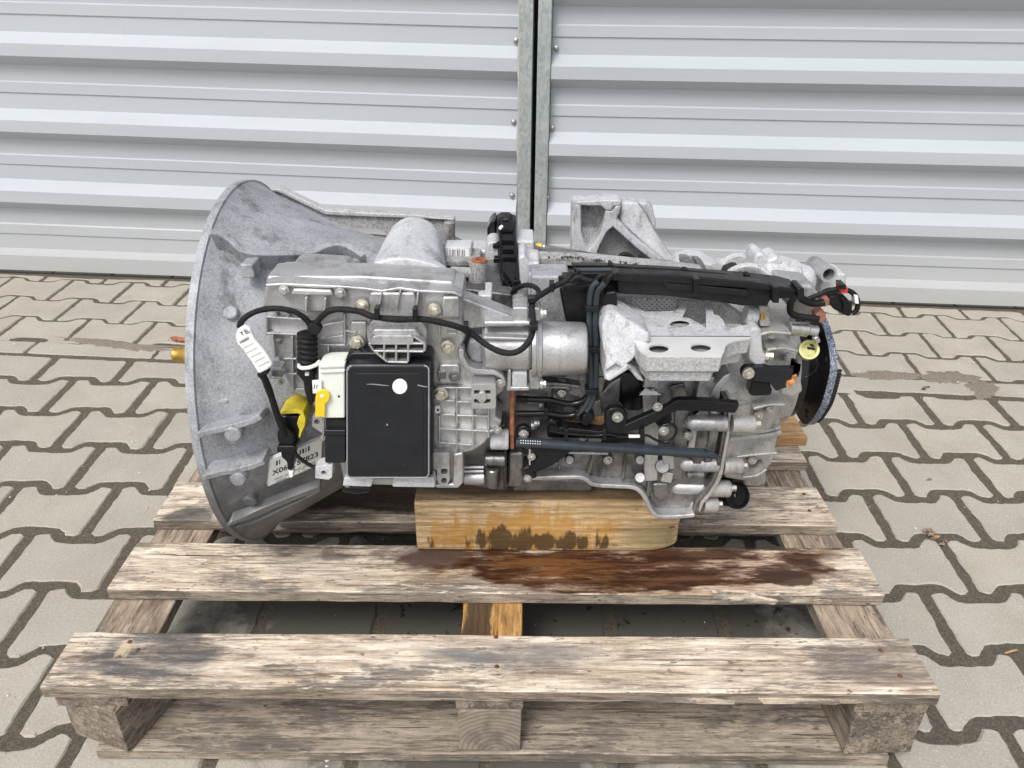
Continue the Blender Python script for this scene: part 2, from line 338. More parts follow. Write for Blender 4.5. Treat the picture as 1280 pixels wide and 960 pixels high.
M['pine'] = m_wood('fresh_pine', 0, ((.58, .41, .22), (.69, .51, .30), (.77, .60, .38)), .12, lambda b: [
    (b.math('MULTIPLY', b.blob(.01, .19, .18, .07, 1.2, 21, (0, 2), .2, .5, stretch=(2.0, 1, .4)), b.ramp(b.noise(60, b.mapping((.6, 1, 2))), [(.3, .5), (.6, 1.0)])), (.50, .25, .04), .8), (b.blob(.04, .176, .20, .034, 1.3, 25, (0, 2), .3, .5, stretch=(1.8, 1, .5)), (.06, .04, .024), .85),
    (b.blob(.235, .19, .07, .04, .4, 14, (0, 2), .1, .6), (.30, .24, .12), .7), (b.blob(.0, 1.02, .3, .03, .5, 14, (0, 1), .1, .6), (.13, .10, .075), .8)], 0, (.2, .15, .09), rings=26)
M['pine_end'] = m_wood('orange_offcut', 0, ((.36, .20, .09), (.46, .27, .13), (.54, .34, .18)), .1, None, 9.1, rings=14)
b = NB('end_grain', .85, 0, .2)
wv = b.N.new('ShaderNodeTexWave'); wv.wave_type = 'RINGS'; wv.rings_direction = 'Y'; wv.inputs['Scale'].default_value = 42; wv.inputs['Distortion'].default_value = 1.5
b.lk(b.mapping((1, 1, 1), (.02, 0, -.02)), wv.inputs['Vector'])
c = b.mix(b.math('MULTIPLY', wv.outputs[0], .6), (.30, .255, .205), (.15, .125, .10)); c = b.mix(b.ramp(b.noise(40, detail=6), [(.45, 0.0), (.65, .6)]), c, (.10, .085, .07)); b.color(c); b.bump(b.noise(300), .3, .001); M['endgrain'] = b.m
M['nail'] = m_simple('rusty_nail', (.16, .07, .035), .8, .3, .4, 200)
# paving
b = NB('concrete_paver', .88, 0, .25)
c = b.ramp(b.noise(7, detail=8, rough=.65), [(.3, (.345, .32, .265)), (.5, (.405, .38, .32)), (.72, (.46, .435, .375))])
c = b.mix(b.math('MULTIPLY', b.rnd(), .5), c, (.33, .315, .285)); c = b.mix(b.math('MULTIPLY', b.ramp(b.noise(1.9, b.mapping(loc=(2, 5, 0)), 5, .6), [(.45, 0.0), (.7, 1.0)]), .22), c, (.42, .355, .29))
c = b.mix(b.math('MULTIPLY', b.ramp(b.noise(250, detail=4, rough=.75), [(.33, 1.0), (.5, 0.0)]), .45), c, (.20, .185, .155))
c = b.mix(b.math('MULTIPLY', b.ramp(b.noise(280, b.mapping(loc=(4, 4, 4)), 2), [(.60, 0.0), (.70, 1.0)]), .45), c, (.66, .64, .58))
c = b.mix(b.ramp(b.math('ADD', b.vor(48), b.math('MULTIPLY', b.noise(7, detail=2), .14)), [(.0, .75), (.10, .7), (.135, 0.0)]), c, (.15, .13, .10))
c = b.mix(b.math('MULTIPLY', b.ramp(b.noise(3.2, b.mapping(loc=(9, 2, 0)), 7, .7), [(.55, 0.0), (.72, 1.0)]), .38), c, (.33, .27, .20))
oil = b.blob(.0, .98, .62, .40, .6, 7, lo=.05, hi=.25); c = b.mix(b.math('MULTIPLY', oil, .9), c, (.058, .054, .048))  # oil stain that also paints in the shade under the pallet
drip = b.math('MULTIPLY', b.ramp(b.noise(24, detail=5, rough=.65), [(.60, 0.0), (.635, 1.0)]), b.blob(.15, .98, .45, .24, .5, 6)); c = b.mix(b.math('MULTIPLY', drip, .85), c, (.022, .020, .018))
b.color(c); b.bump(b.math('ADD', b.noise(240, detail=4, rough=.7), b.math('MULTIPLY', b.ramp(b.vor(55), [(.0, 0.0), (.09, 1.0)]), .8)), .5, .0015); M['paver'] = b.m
b = NB('wet_joint_sand', .85, 0, .3)
c = b.ramp(b.noise(240, detail=5, rough=.75), [(.3, (.06, .05, .038)), (.5, (.115, .098, .075)), (.7, (.19, .165, .13))])
c = b.mix(b.ramp(b.vor(230), [(.0, .9), (.09, .9), (.13, 0.0)]), c, (.42, .39, .33))
b.color(c); b.bump(b.noise(300, detail=4, rough=.8), 1.0, .003); M['sand'] = b.m
M['spill'] = m_simple('drier_sand', (.20, .175, .138), .9, 0, .35, 260, 1.0, 260)
M['pebble'] = m_simple('pale_pebble', (.55, .53, .48), .8, 0, .3, 90)
M['leaf'] = m_simple('dry_leaf', (.17, .095, .045), .85, 0, .5, 90, .4, 300)
# gate
b = NB('light_grey_coated_sheet', .34, .0, .5)
c = b.ramp(b.noise(1.6, b.mapping((.3, 1, 3)), 6, .6), [(.3, (.405, .433, .468)), (.7, (.455, .483, .518))])
c = b.mix(b.math('MULTIPLY', b.ramp(b.noise(14, b.mapping((.25, 1, 1.5), (2, 0, 3)), 8, .75), [(.58, 0.0), (.75, 1.0)]), .18), c, (.42, .41, .385))
z = b.xyz()[2]; low = b.ramp(b.math('ADD', z, b.math('MULTIPLY', b.noise(9, detail=6), .22)), [(.10, 1.0), (.34, 0.0)]); c = b.mix(b.math('MULTIPLY', low, .5), c, (.40, .37, .31))
scr = b.ramp(b.noise(38, b.mapping((2.2, 1, .22), (3, 0, 8), None, (0, .6, 0)), 2, .5), [(.755, 0.0), (.775, .4)]); c = b.mix(scr, c, (.36, .36, .36))
b.color(c); b.rough(b.ramp(b.noise(5, detail=5), [(.3, .3), (.7, .45)])); b.bump(b.math('ADD', b.noise(3.5, b.mapping((.5, 1, 1)), 3), b.math('MULTIPLY', b.noise(11, b.mapping((.6, 1, 1.4), (4, 0, 2)), 3), .35)), .16, .012); M['sheet'] = b.m
b = NB('galvanised_steel', .48, .45, .5)
v1 = b.vor(170, b.mapping((1, 1, .5), (0, 0, 0), None, (0, .5, 0)), 1); hsv = b.ramp(b.xyz(v1)[0], [(.0, (.30, .34, .335)), (1.0, (.43, .47, .465))])
c = b.mix(b.math('MULTIPLY', b.ramp(b.noise(16, b.mapping((3, 1, .7), (0, 0, 0), None, (0, .7, 0)), 7, .75), [(.5, 0.0), (.66, 1.0)]), .55), hsv, (.56, .60, .60)); b.color(c); M['galv'] = b.m

# ------------------------------------------------------------------ pavement
H1 = ((.20888886, .00216091, -.01293872), (.00827452, .14847184, 1.98380456), (.00700838, -.00639995, 1.))
H2 = ((.20741892, .00774684, .03417391), (-.00765576, .13921517, 1.97989542), (.00455106, -.00641358, 1.))
def hom(H, X, Y):
    a, b_, c_ = [r[0]*X+r[1]*Y+r[2] for r in H]; return (a/c_, b_/c_)
def wave(t):          # high (+1) round t = 0, low (-1) round t = .5
    t = abs((t+.5) % 1-.5)
    return 1-2*min(1, max(0, (t-.19)/.12))
def clip(poly, a, b_, c_):    # keep a x + b y <= c
    out = []; n = len(poly)
    for i in range(n):
        p, q = poly[i], poly[(i+1) % n]; dp, dq = a*p[0]+b_*p[1]-c_, a*q[0]+b_*q[1]-c_
        if dp <= 0: out.append(p)
        if dp*dq < 0: t = dp/(dp-dq); out.append((p[0]+(q[0]-p[0])*t, p[1]+(q[1]-p[1])*t))
    return out
def resample(poly, step):
    out = []
    for i in range(len(poly)):
        p, q = Vector(poly[i]).to_2d(), Vector(poly[(i+1) % len(poly)]).to_2d(); n = max(1, round((q-p).length/step))
        for k in range(n): out.append(p.lerp(q, k/n))
    return out
def area(p): return .5*sum(p[i][0]*p[(i+1) % len(p)][1]-p[(i+1) % len(p)][0]*p[i][1] for i in range(len(p)))
def line(p, q):               # half-plane below the line p-q
    a, b_ = -(q[1]-p[1]), (q[0]-p[0]); return a, b_, a*p[0]+b_*p[1]
STRIP_LO = line((-1.328, 1.996), (1.08, 1.801)); STRIP_HI = line((-1.35, 2.089), (1.145, 1.891))
def neg(l): return tuple(-x for x in l)
def inset(poly, d, jit=0, sd_=0):
    n = len(poly); out = []
    for i in range(n):
        p = poly[i]; t = (poly[(i+1) % n]-poly[i-1]); 
        if t.length < 1e-6: out.append(p); continue
        t.normalize(); nn = Vector((-t.y, t.x))
        k = d
        if jit: k += jit*(mnoise.noise(Vector((p.x*38+sd_, p.y*38, 1.7)))+.6*mnoise.noise(Vector((p.x*110, p.y*110+sd_, 5.))))
        out.append(p+nn*k)
    return out
pave = empty('pavement', (0, 1.2, 0), kind='structure')
stones = []
def seg_dist(p, poly):
    best = 9
    for i in range(len(poly)):
        a, b_ = poly[i-1], poly[i]; ab = b_-a; L = ab.length_squared
        t = 0 if L < 1e-12 else max(0, min(1, (p-a).dot(ab)/L)); best = min(best, (p-a-ab*t).length)
    return best
def stone_mesh(mb, poly, dz, tilt, joint, step=.009):
    if area(poly) < 0: poly = poly[::-1]
    poly = resample(poly, step); n = len(poly)
    if n < 8: return False
    c = sum(poly, Vector((0, 0)))/n
    s_ = random.random()*50
    test = inset(poly, joint+.0035); keep = [i for i in range(n) if seg_dist(test[i], poly) > (joint+.0035)*.93]
    if len(keep) < 6: return False
    r0 = inset(poly, .0025); r1 = inset(poly, joint*.8, .0026, s_); r2 = inset(poly, joint+.0035, .0036, s_)
    r0, r1, r2 = [[r[i] for i in keep] for r in (r0, r1, r2)]; n = len(keep)
    def zz(p, z): return z+dz+(p.x-c.x)*tilt[0]+(p.y-c.y)*tilt[1]
    loops = [[(p.x, p.y, -.03) for p in r0], [(p.x, p.y, zz(p, -.0050)) for p in r1], [(p.x, p.y, zz(p, 0)) for p in r2]]
    vs = [q for l in loops for q in l]; fs = []
    for i in range(2):
        for k in range(n): a, b_ = i*n+k, i*n+(k+1) % n; fs.append((a, b_, b_+n, a+n))
    fs.append(tuple(range(2*n, 3*n))); mb.add(vs, fs); return True
rest = MB(); nst = 0
def put(poly, joint):
    global nst
    if len(poly) < 3 or abs(area(poly)) < .0012: return
    c = sum((Vector(p).to_2d() for p in poly), Vector((0, 0)))/len(poly)
    d = Vector((c.x, c.y, 0))-CAM; z = d.dot(FW)
    u, v = 640+FPX*d.dot(RT)/z, 480-FPX*d.dot(UP)/z
    seen = z > .1 and -110 < u < 1390 and -50 < v < 1080
    dz = random.uniform(-.0007, .0009); tl = (random.uniform(-.006, .006), random.uniform(-.006, .006))
    if seen:
        mb = MB()
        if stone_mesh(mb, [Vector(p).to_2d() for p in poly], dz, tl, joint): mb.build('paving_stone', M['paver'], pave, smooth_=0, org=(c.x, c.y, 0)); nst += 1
    else: stone_mesh(rest, [Vector(p).to_2d() for p in poly], dz, tl, joint, .03)
A_ = .088
def field(H, rows, cols, clips, joint):
    for r in rows:
        for k in cols:
            x0 = k+(r % 2)*.5; poly = []
            n = 20
            for i in range(n+1): t = i/n; poly.append(hom(H, x0+t, -(r+1)-A_*wave(t)))
            for i in range(n, -1, -1): t = i/n; poly.append(hom(H, x0+t, -r+A_*wave(t)))
            for cl in clips: poly = clip(poly, *cl)
            # drop the collinear wave samples
            if len(poly) > 2: put([p for i, p in enumerate(poly) if True], joint)
field(H1, range(-2, 13), range(-10, 11), [STRIP_LO], .0098)
field(H2, range(-6, 1), range(-11, 12), [neg(STRIP_HI)], .0052)
for k in range(-6, 7):          # the straight strip of cut stones between the two fields
    x0, x1 = k*.385+.11, k*.385+.495
    quad = [(x0, 1.0), (x1, 1.0), (x1, 3.0), (x0, 3.0)]
    lo = line((-1.328, 2.003), (1.08, 1.808)); hi = line((-1.35, 2.085), (1.145, 1.887))
    put(clip(clip(quad, *neg(lo)), *hi), .003)
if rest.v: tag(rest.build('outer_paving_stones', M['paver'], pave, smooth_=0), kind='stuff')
g = MB(); N_ = 330
for j in range(N_+1):
    for i in range(N_+1):
        x, y = -2.2+4.4*i/N_, .3+2.6*j/N_
        g.v.append(Vector((x, y, -.0024+.0006*mnoise.noise(Vector((x*7, y*7, 0)))+.0009*mnoise.noise(Vector((x*32, y*32, 3)))+.0006*mnoise.noise(Vector((x*75, y*75, 9))))))
g.f += [(j*(N_+1)+i, j*(N_+1)+i+1, (j+1)*(N_+1)+i+1, (j+1)*(N_+1)+i) for j in range(N_) for i in range(N_)]
tag(g.build('joint_sand', M['sand'], None), kind='structure')
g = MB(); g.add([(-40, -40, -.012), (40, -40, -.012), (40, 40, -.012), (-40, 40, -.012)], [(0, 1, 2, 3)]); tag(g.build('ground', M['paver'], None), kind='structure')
def heap(pts, h, seed):         # low spill of sand lying over the stones
    c = sum((Vector(p) for p in pts), Vector())/len(pts); vs = [c+Vector((0, 0, h))]; fs = []; n = 40; pl = smooth([Vector(p) for p in pts]+[Vector(pts[0])], 14)[:-1]; n = len(pl)
    for ring, z in ((.5, .9), (.85, .5), (1, -.35)):
        for i, p in enumerate(pl):
            q = c.lerp(p, ring*(1+.35*mnoise.noise(Vector((p.x*30+seed, p.y*30, 0)))+.30*mnoise.noise(Vector((p.x*110+seed, p.y*110, 4))))); vs.append(Vector((q.x, q.y, h*z)))
    for i in range(n): fs.append((0, 1+i, 1+(i+1) % n))
    for r in range(2):
        for i in range(n): fs.append((1+r*n+i, 1+(r+1)*n+i, 1+(r+1)*n+(i+1) % n, 1+r*n+(i+1) % n))
    return vs, fs
g = MB()
for pts, h in (([(1205, 482), (1225, 475), (1245, 480), (1246, 490), (1232, 498), (1217, 493)], .003), ([(1150, 466), (1190, 464), (1225, 472), (1205, 480), (1165, 478)], .002), 
               ([(80, 422), (130, 424), (190, 432), (235, 434), (190, 439), (120, 432)], .002), ([(1060, 467), (1100, 463), (1150, 468), (1150, 474), (1090, 474)], .0015)):
    vs_, fs_ = heap([PZ(u, v, 0) for u, v in pts], h, len(g.v)); g.add(vs_, fs_)
tag(g.build('spilled_sand', M['spill'], None), 'brown grit washed over the pavers along the straight strip', 'sand', kind='stuff')
g = MB(); bm_ = [Vector(p) for p in ((1,0,0),(-1,0,0),(0,1,0),(0,-1,0),(0,0,1),(0,0,-1))]
for i in range(330):
    u, v = random.uniform(-60, 1340), random.choice((random.uniform(385, 700), random.uniform(420, 960)))
    p = PZ(u, v, 0); s_ = random.choice((.0012, .0015, .002, .0028)) if i > 26 else random.uniform(.003, .0055)
    g.add([p+Vector((q.x*s_*random.uniform(.7, 1.3), q.y*s_*random.uniform(.7, 1.3), q.z*s_*.7+s_*.4)) for q in bm_], [(0,2,4),(2,1,4),(1,3,4),(3,0,4),(2,0,5),(1,2,5),(3,1,5),(0,3,5)])
tag(g.build('loose_grit', M['pebble'], None), 'small pale stones scattered over the pavers', 'grit', kind='stuff')
def leaf(pts, h, name, label, cat, mat):
    vs_, fs_ = heap([PZ(u, v, .003) for u, v in pts], h, 3); g = MB(); g.add([p+Vector((0, 0, .003)) for p in vs_], fs_)
    return tag(g.build(name, mat, None, rough=.0025, rscale=90), label, cat)
lr = empty('dry_leaf', PZ(1168, 670, .002), 'crumbled brown dry leaf caught in the joint beside the pallet', 'leaf')
for k in range(16):
    u, v = 1158+k*1.5+random.uniform(-5, 5), 663+k*1.15+random.uniform(-3, 3); p = PZ(u, v, .004); a0 = random.random()*6; g = MB(); s_ = random.uniform(.004, .010)
    pts_ = [p+Vector((math.cos(a0+t)*s_*random.uniform(.5, 1.1), math.sin(a0+t)*s_*.5*random.uniform(.6, 1.1), random.uniform(0, .006))) for t in (0, 1.2, 2.4, 3.6, 4.9)]
    g.ngon(pts_, (0, 0, -.0008)); g.build('leaf_flake', M['leaf'] if k % 3 else M['stringer'], lr, smooth_=0)
def shards(u0, v0, n, name, label, mat, sz=.006):
    r_ = empty(name, PZ(u0, v0, .002), label, 'leaf')
    for k in range(n):
        p = PZ(u0+random.uniform(-4, 4), v0+random.uniform(-1.5, 1.5), .003); a0 = random.random()*6; g = MB(); s_ = random.uniform(.5, 1.1)*sz
        g.ngon([p+Vector((math.cos(a0+t)*s_*random.uniform(.5, 1.1), math.sin(a0+t)*s_*.45*random.uniform(.6, 1.1), random.uniform(0, .003))) for t in (0, 1.2, 2.4, 3.6, 4.9)], (0, 0, -.0007)); g.build('leaf_flake', mat, r_, smooth_=0)
shards(1157, 485, 4, 'dry_leaf', 'small curled dark leaf lying on the straight strip of pavers', M['dirt'], .009)
shards(1160, 599, 2, 'dry_leaf', 'small grey leaf lying in the middle of a paver', M['endgrain'], .007)
g = MB(); g.tube([PZ(1256, 817, .004), PZ(1264, 814, .006), PZ(1272, 812, .004)], .0018, 6); tag(g.build('twig', M['pine_end'], None), 'short light brown twig lying in a paver joint', 'twig')
g = MB(); g.tube([PZ(213, 422, .006), PZ(222, 424, .008), PZ(240, 426, .006)], .006, 8, rr=lambda t: .002+.006*min(1, t*3)); tag(g.build('wood_scrap', M['rust'], None), 'reddish brown pointed wood scrap on the pavers behind the bell housing', 'wood scrap')

# ------------------------------------------------------------------ gates
YAW = -.08; GC = 2.545
def wall_pt(s_, z, out=0.0):    # s along the gate, out = towards the camera
    return Vector((s_*math.cos(YAW)+out*math.sin(YAW)*1.0, GC+s_*math.sin(YAW)-out*math.cos(YAW), z))
def gate(name, s0, s1, z_top_rib, period, sag, label, post_at, screws, sref):
    root = empty(name, wall_pt((s0+s1)/2, 0), label, 'gate', 'metal gate leaves')
    k = period/.235; prof = []; z = z_top_rib+6*period
    seg_ = ((-.031*k, .040), (-.037*k, .040), (-.031*k, 0), (-.049*k, 0), (-.004*k, .004), (-.031*k, .004), (-.003*k, 0), (-.049*k, 0))
    prof.append((z, 0.0))
    while z > .02:
        for dz, o in seg_:
            if z+dz < .012: break
            z += dz; prof.append((z, o))
        else: continue
        break
    # the lowest rib ends in a folded lip just above the ground
    while prof and prof[-1][0] < .075: prof.pop()
    prof += [(.070, .040), (.018, .040), (.018, .004)]
    g = MB(); n = 26; m = len(prof)
    for i in range(n+1):
        s_ = s0+(s1-s0)*i/n
        for z, o in prof:
            dent = .0022*mnoise.noise(Vector((s_*2.3, z*3, s0)))+.0008*mnoise.noise(Vector((s_*9, z*6, s0)))
            g.v.append(wall_pt(s_, z+sag*(s_-sref)*min(1, z/.3), o+dent))
    g.f = [(i*m+j, (i+1)*m+j, (i+1)*m+j+1, i*m+j+1) for i in range(n) for j in range(m-1)]
    sh = g.build('corrugated_sheet', M['sheet'], root, smooth_=22)
    sm = sh.modifiers.new('thickness', 'SOLIDIFY'); sm.thickness = .0015; sm.offset = -1; sm.use_rim = False
    a, b_ = post_at; g = MB()      # galvanised angle edge: front flange and return
    g.loft([[wall_pt(a, z, .046), wall_pt(b_, z, .046), wall_pt(b_, z, -.03), wall_pt(a, z, -.03)] for z in (.006, .7, 1.4, 2.2)])
    po = g.build('edge_post', M['galv'], root, bevel=.003)
    g = MB(); e = a if abs(a-sref) > abs(b_-sref) else b_
    sgn = -1 if (s0+s1)/2 < sref else 1
    for (u, v) in screws:
        d = ray(u, v); mm = math.tan(YAW); t = (GC-.002-CAM.y)/(d.y-mm*d.x); q = CAM+d*t
        nrm = Vector((math.sin(YAW), -math.cos(YAW), 0)); q2 = q
        g = MB(); g.rev([(q2, .0085), (q2+nrm*.002, .0085), (q2+nrm*.0025, .0058), (q2+nrm*.007, .0055), (q2+nrm*.0085, .003)], 12); g.build('screw', M['steel'], root)
    return root
def _s(u):                      # position along the gate of a post edge
    d = ray(u, 2); mm = math.tan(YAW); t = (GC-.046*math.cos(YAW)-CAM.y)/(d.y-mm*d.x); return (CAM+d*t).x/math.cos(YAW)
gate('gate_leaf', -3.4, .012, .789, .2355, -.014, 'ribbed pale grey gate leaf behind the bell housing end of the gearbox', (_s(651), _s(668.5)), [(645, 50.5), (642, 152), (640, 244)], 0)
g = MB()
for k in range(170):
    s_ = -2.0+k*4.0/170; w0 = .010+.014*(mnoise.noise(Vector((s_*6, 1, 0)))+.6*mnoise.noise(Vector((s_*25, 2, 0)))+.6); p = wall_pt(s_, 0, .02); q = wall_pt(s_, 0, .036+max(0, w0))
    g.v += [Vector((p.x, p.y, .004)), Vector((q.x, q.y, -.0015))]
g.f = [(2*i, 2*i+1, 2*i+3, 2*i+2) for i in range(169)]
tag(g.build('contact_shadow_strip', M['sand'], None), 'strip of dark sand laid under the gate edge as its contact shadow', 'dirt', kind='stuff')  # added strip: paints the contact shadow under the gate
gr_ = gate('gate_leaf', .116, 3.4, .767, .2275, 0, 'ribbed pale grey gate leaf behind the output flange end of the gearbox', (_s(674.5), _s(692)), [(695, 60), (690.5, 160), (685, 247)], .06)

g = MB(); g.loft([[wall_pt(.03, z, -.035), wall_pt(.13, z, -.035), wall_pt(.13, z, -.05), wall_pt(.03, z, -.05)] for z in (.01, 2.2)]); g.build('gap_shade_strip', M['rubber'], gr_)  # black strip added behind the gap between the posts to paint its shade

# ------------------------------------------------------------------ pallet
PXo, PYo, PYW = -.0253, .7064, -.0023
pal = empty('wooden_pallet', (PXo, PYo+.4, 0), 'long weathered grey wooden pallet carrying the gearbox', 'pallet')
def pl(x, y, z): return Vector((PXo+x*math.cos(PYW)-y*math.sin(PYW), PYo+x*math.sin(PYW)+y*math.cos(PYW), z))
def plank(name, x0, x1, y0, y1, z0, z1, mat, axis=0, wob=.0022, cham=.0016, ends=None, seed=0, parent=None, bend=0, label=None):
    g = MB(); L0, L1 = (x0, x1) if axis == 0 else (y0, y1); W0, W1 = (y0, y1) if axis == 0 else (x0, x1); n = 40; loops = []
    for i in range(n+1):
        t = i/n; s_ = L0+(L1-L0)*t
        if ends and i in (0, n): pass
        def e(k): return wob*(mnoise.noise(Vector((s_*5, k*3.1, seed)))+.5*mnoise.noise(Vector((s_*22, k*7, seed+3))))
        chip = .004*max(0, mnoise.noise(Vector((s_*13, seed, 8)))-.35)*3
        a, b_ = W0+e(1), W1+e(2); zt, zb = z1+e(3)*.5+bend*(2*t-1)**2, z0+e(4)*.5+bend*(2*t-1)**2
        sec = [(a+cham, zt-e(5)*.2), (b_-cham, zt), (b_, zt-cham), (b_, zb+cham), (b_-cham, zb), (a+cham, zb+chip), (a, zb+cham+chip), (a, zt-cham)]
        sh = .006*((t < .5)*-1+(t >= .5))*0
        loops.append([pl(s_+sh, w_, z) if axis == 0 else pl(w_, s_, z) for w_, z in sec])
    for ii in (0, n):     # uneven saw-cut ends
        for k in range(8): 
            d = .0035*mnoise.noise(Vector((k*1.7, seed, ii))); loops[ii][k] += Vector((d, 0, 0)) if axis == 0 else Vector((0, d, 0))
    g.loft(loops); o = g.build(name, mat, parent or pal, smooth_=30)
    o.data.materials.append(M['edge'] if axis == 0 else M['blockwood'])  # sides, ends and undersides darker than tops: grime plus painted shade
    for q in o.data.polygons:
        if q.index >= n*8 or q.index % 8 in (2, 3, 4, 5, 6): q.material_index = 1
    if label: o['label'] = label
    return o
HT = .153
decks = [(-.607, .603, .0, .0975, 'board_front', 0, 'grey top board with dark stains at both ends'), (-.600, .604, .182, .292, 'board_oil', .002, 'top board soaked with dark brown oil'), (-.602, .595, .353, .466, 'board_dark', 0, None), (-.6, .605, .548, .645, 'board', 0, None), (-.6, .6, .70, .80, 'board', 0, None)]
dk = []
for i, (x0, x1, y0, y1, mt, bd, lb) in enumerate(decks): dk.append(plank('top_board', x0, x1, y0, y1, HT-.022, HT, M[mt], 0, .0017, seed=i*3.3+1, bend=bd, label=lb))
for i, (x0, x1, mt) in enumerate(((-.598, -.500, 'stringer'), (-.049, .043, 'stringer_mid'), (.498, .597, 'stringer'))):
    plank('stringer_board', x0, x1, .006, .795, HT-.0445, HT-.0225, M[mt], 1, .002, seed=20+i)
for i, (y0, y1) in enumerate(((.0, .10), (.50, .60), (.70, .80))):
    plank('bottom_board', -.565, .565, y0, y1, .003, .0225, M['bottom'], 0, .002, seed=30+i)
def block(x, y, wx, wy, rz, seed, mat='blockwood'):
    g = MB(); c = pl(x, y, 0); z0, z1 = .023, HT-.045
    R = Matrix.Rotation(rz, 3, 'Z'); loops = []
    for z in (z0, .05, .08, z1):
        loops.append([c+R@Vector((sx*wx/2, sy*wy/2, z))+Vector(mnoise.noise_vector(Vector((sx*3, sy*3, z*30+seed))))*.0025 for sx, sy in ((-1, -1), (1, -1), (1, 1), (-1, 1))])
    g.loft(loops); return g.build('block', M[mat], pal, bevel=.002)
for yb in (.055, .55, .745):
    block(-.545, yb, .095, .095, -.32 if yb < .1 else 0, yb); block(-.003, yb, .088, .1, .0, yb+3, 'endgrain'); block(.547, yb, .098, .1, .04, yb+7)
for bi, y_, pts_ in ((0, -.003, [(842, 873), (880, 874), (919, 878), (918, 881), (880, 880), (846, 879)]), (0, -.003, [(948, 874), (1000, 875), (1050, 877), (1046, 881), (1000, 880), (955, 880)]), (1, .178, [(890, 741), (930, 743), (973, 752), (968, 756), (925, 752), (892, 748)]), (1, .179, [(975, 747), (1010, 748), (1040, 752), (1035, 755), (990, 754)])):
    g = MB(); g.ngon([P(u, v, PYo+y_) for u, v in pts_], (0, .007, .0015)); g.build('splinter', M['board'], dk[bi], rough=.0008, rscale=120)
def nail(board, u, v, r=.0034):
    p = PZ(u, v, HT+.0005); g = MB(); g.rev([(p-Vector((0, 0, .002)), r), (p, r), (p+Vector((0, 0, .0008)), r*.7)], 10); g.build('nail', M['nail'], board)
for bi, lst in ((0, [(620, 796), (621, 833), (162, 802), (172, 812), (1101, 813), (1125, 845)]), (1, [(201, 692), (186, 717), (1048, 697), (1060, 724)]), (2, [(1005, 617), (1012, 638)])):
    for u, v in lst: nail(dk[bi], u, v)

# ------------------------------------------------------------------ loose timbers under the gearbox
zb = HT+.002
def timber_front():
    g = MB(); y0 = .982; yb = y0+.085; loops = []
    xs = [P(u, 680, y0).x for u in (521, 560, 600, 640, 700, 760, 790, 806, 816, 824, 831, 837, 842, 845.5, 847.5)]
    zt = P(600, 628, y0).z; zt2 = P(790, 626, y0).z
    for i, x in enumerate(xs):
        t = (x-xs[0])/(xs[-1]-xs[0]); k = min(1, max(0, (t-.84)/.16)); sh = 1-math.sqrt(max(0, 1-k**2.4)); top = zt*(1-t)+zt2*t-.030*sh-.004*mnoise.noise(Vector((x*16, 2, 0)))*(t > .6); bot = zb+.016*sh
        d = .085-.02*k
        loops.append([(x, y0+.004+.010*sh, bot), (x, y0-.001+.010*sh, bot+.010*(1-.6*sh)), (x, y0-.001+.010*sh, top-.010*(1-.6*sh)), (x, y0+.004+.010*sh, top), (x, y0+d-.004, top), (x, y0+d, top-.012), (x, y0+d, bot)])
    g.loft(loops); return g.build('timber_prop', M['pine'], None, bevel=.002, smooth_=45)
tag(timber_front(), 'yellow pine timber with oil drips and a chewed round end under the gearbox', 'timber')
g = MB(); q = PZ(1008, 558, HT+.001); zt = P(1008, 547, q.y).z
g.loft([[(x, q.y, HT+.001), (x, q.y, zt), (x, q.y+.16, zt), (x, q.y+.16, HT+.001)] for x in (q.x-.33, q.x-.15, q.x-.05, q.x)])
tag(g.build('timber_offcut', M['pine_end'], None, bevel=.003), 'short orange brown plank offcut lying behind the gearbox tail', 'timber')

# ------------------------------------------------------------------ the gearbox
AY, AZ = 1.11, .44              # centre line of the gearbox, running along X
T = empty('truck_gearbox', (0, AY, HT), 'weathered grey aluminium truck gearbox with wide bell housing lying on the pallet', 'gearbox')
def prof_r(prof, x, th):        # prof: (x, radius at the top, radius at the bottom); th from straight up
    for (x0, a0, b0), (x1, a1, b1) in zip(prof, prof[1:]):
        if x <= x1 or (x1, a1, b1) == prof[-1]:
            t = 0 if x1 == x0 else min(1, max(0, (x-x0)/(x1-x0))); a, b_ = a0+(a1-a0)*t, b0+(b1-b0)*t
            k = .5+.5*math.cos(th); return b_+(a-b_)*k
def lathe(name, prof, mat, parent, seg=96, bump_=0, smooth_=35, sub=1, bevel=0, cap=True):
    g = MB(); n = 0
    xs = []
    for (x0, a0, b0), (x1, a1, b1) in zip(prof, prof[1:]):
        for k in range(sub): t = k/sub; xs.append((x0+(x1-x0)*t, a0+(a1-a0)*t, b0+(b1-b0)*t))
    xs.append(prof[-1])
    for x, a, b_ in xs:
        for k in range(seg):
            th = 2*math.pi*k/seg; c_ = .5+.5*math.cos(th); r = b_+(a-b_)*c_
            if bump_: r += bump_*mnoise.noise(Vector((x*14, math.sin(th)*3, math.cos(th)*3)))
            g.v.append(Vector((x, AY+r*math.sin(th), AZ+r*math.cos(th))))
    m = len(xs)
    g.f = [(i*seg+k, i*seg+(k+1) % seg, (i+1)*seg+(k+1) % seg, (i+1)*seg+k) for i in range(m-1) for k in range(seg)]
    if cap: g.f += [tuple(range(seg-1, -1, -1)), tuple(range((m-1)*seg, m*seg))]
    return g.build(name, mat, parent, smooth_=smooth_, bevel=bevel)
BELL = [(-.405, .284, .284), (-.400, .283, .283), (-.390, .276, .272), (-.37, .263, .256), (-.335, .249, .238), (-.29, .226, .212), (-.24, .208, .182), (-.20, .197, .158), (-.165, .19, .142)]
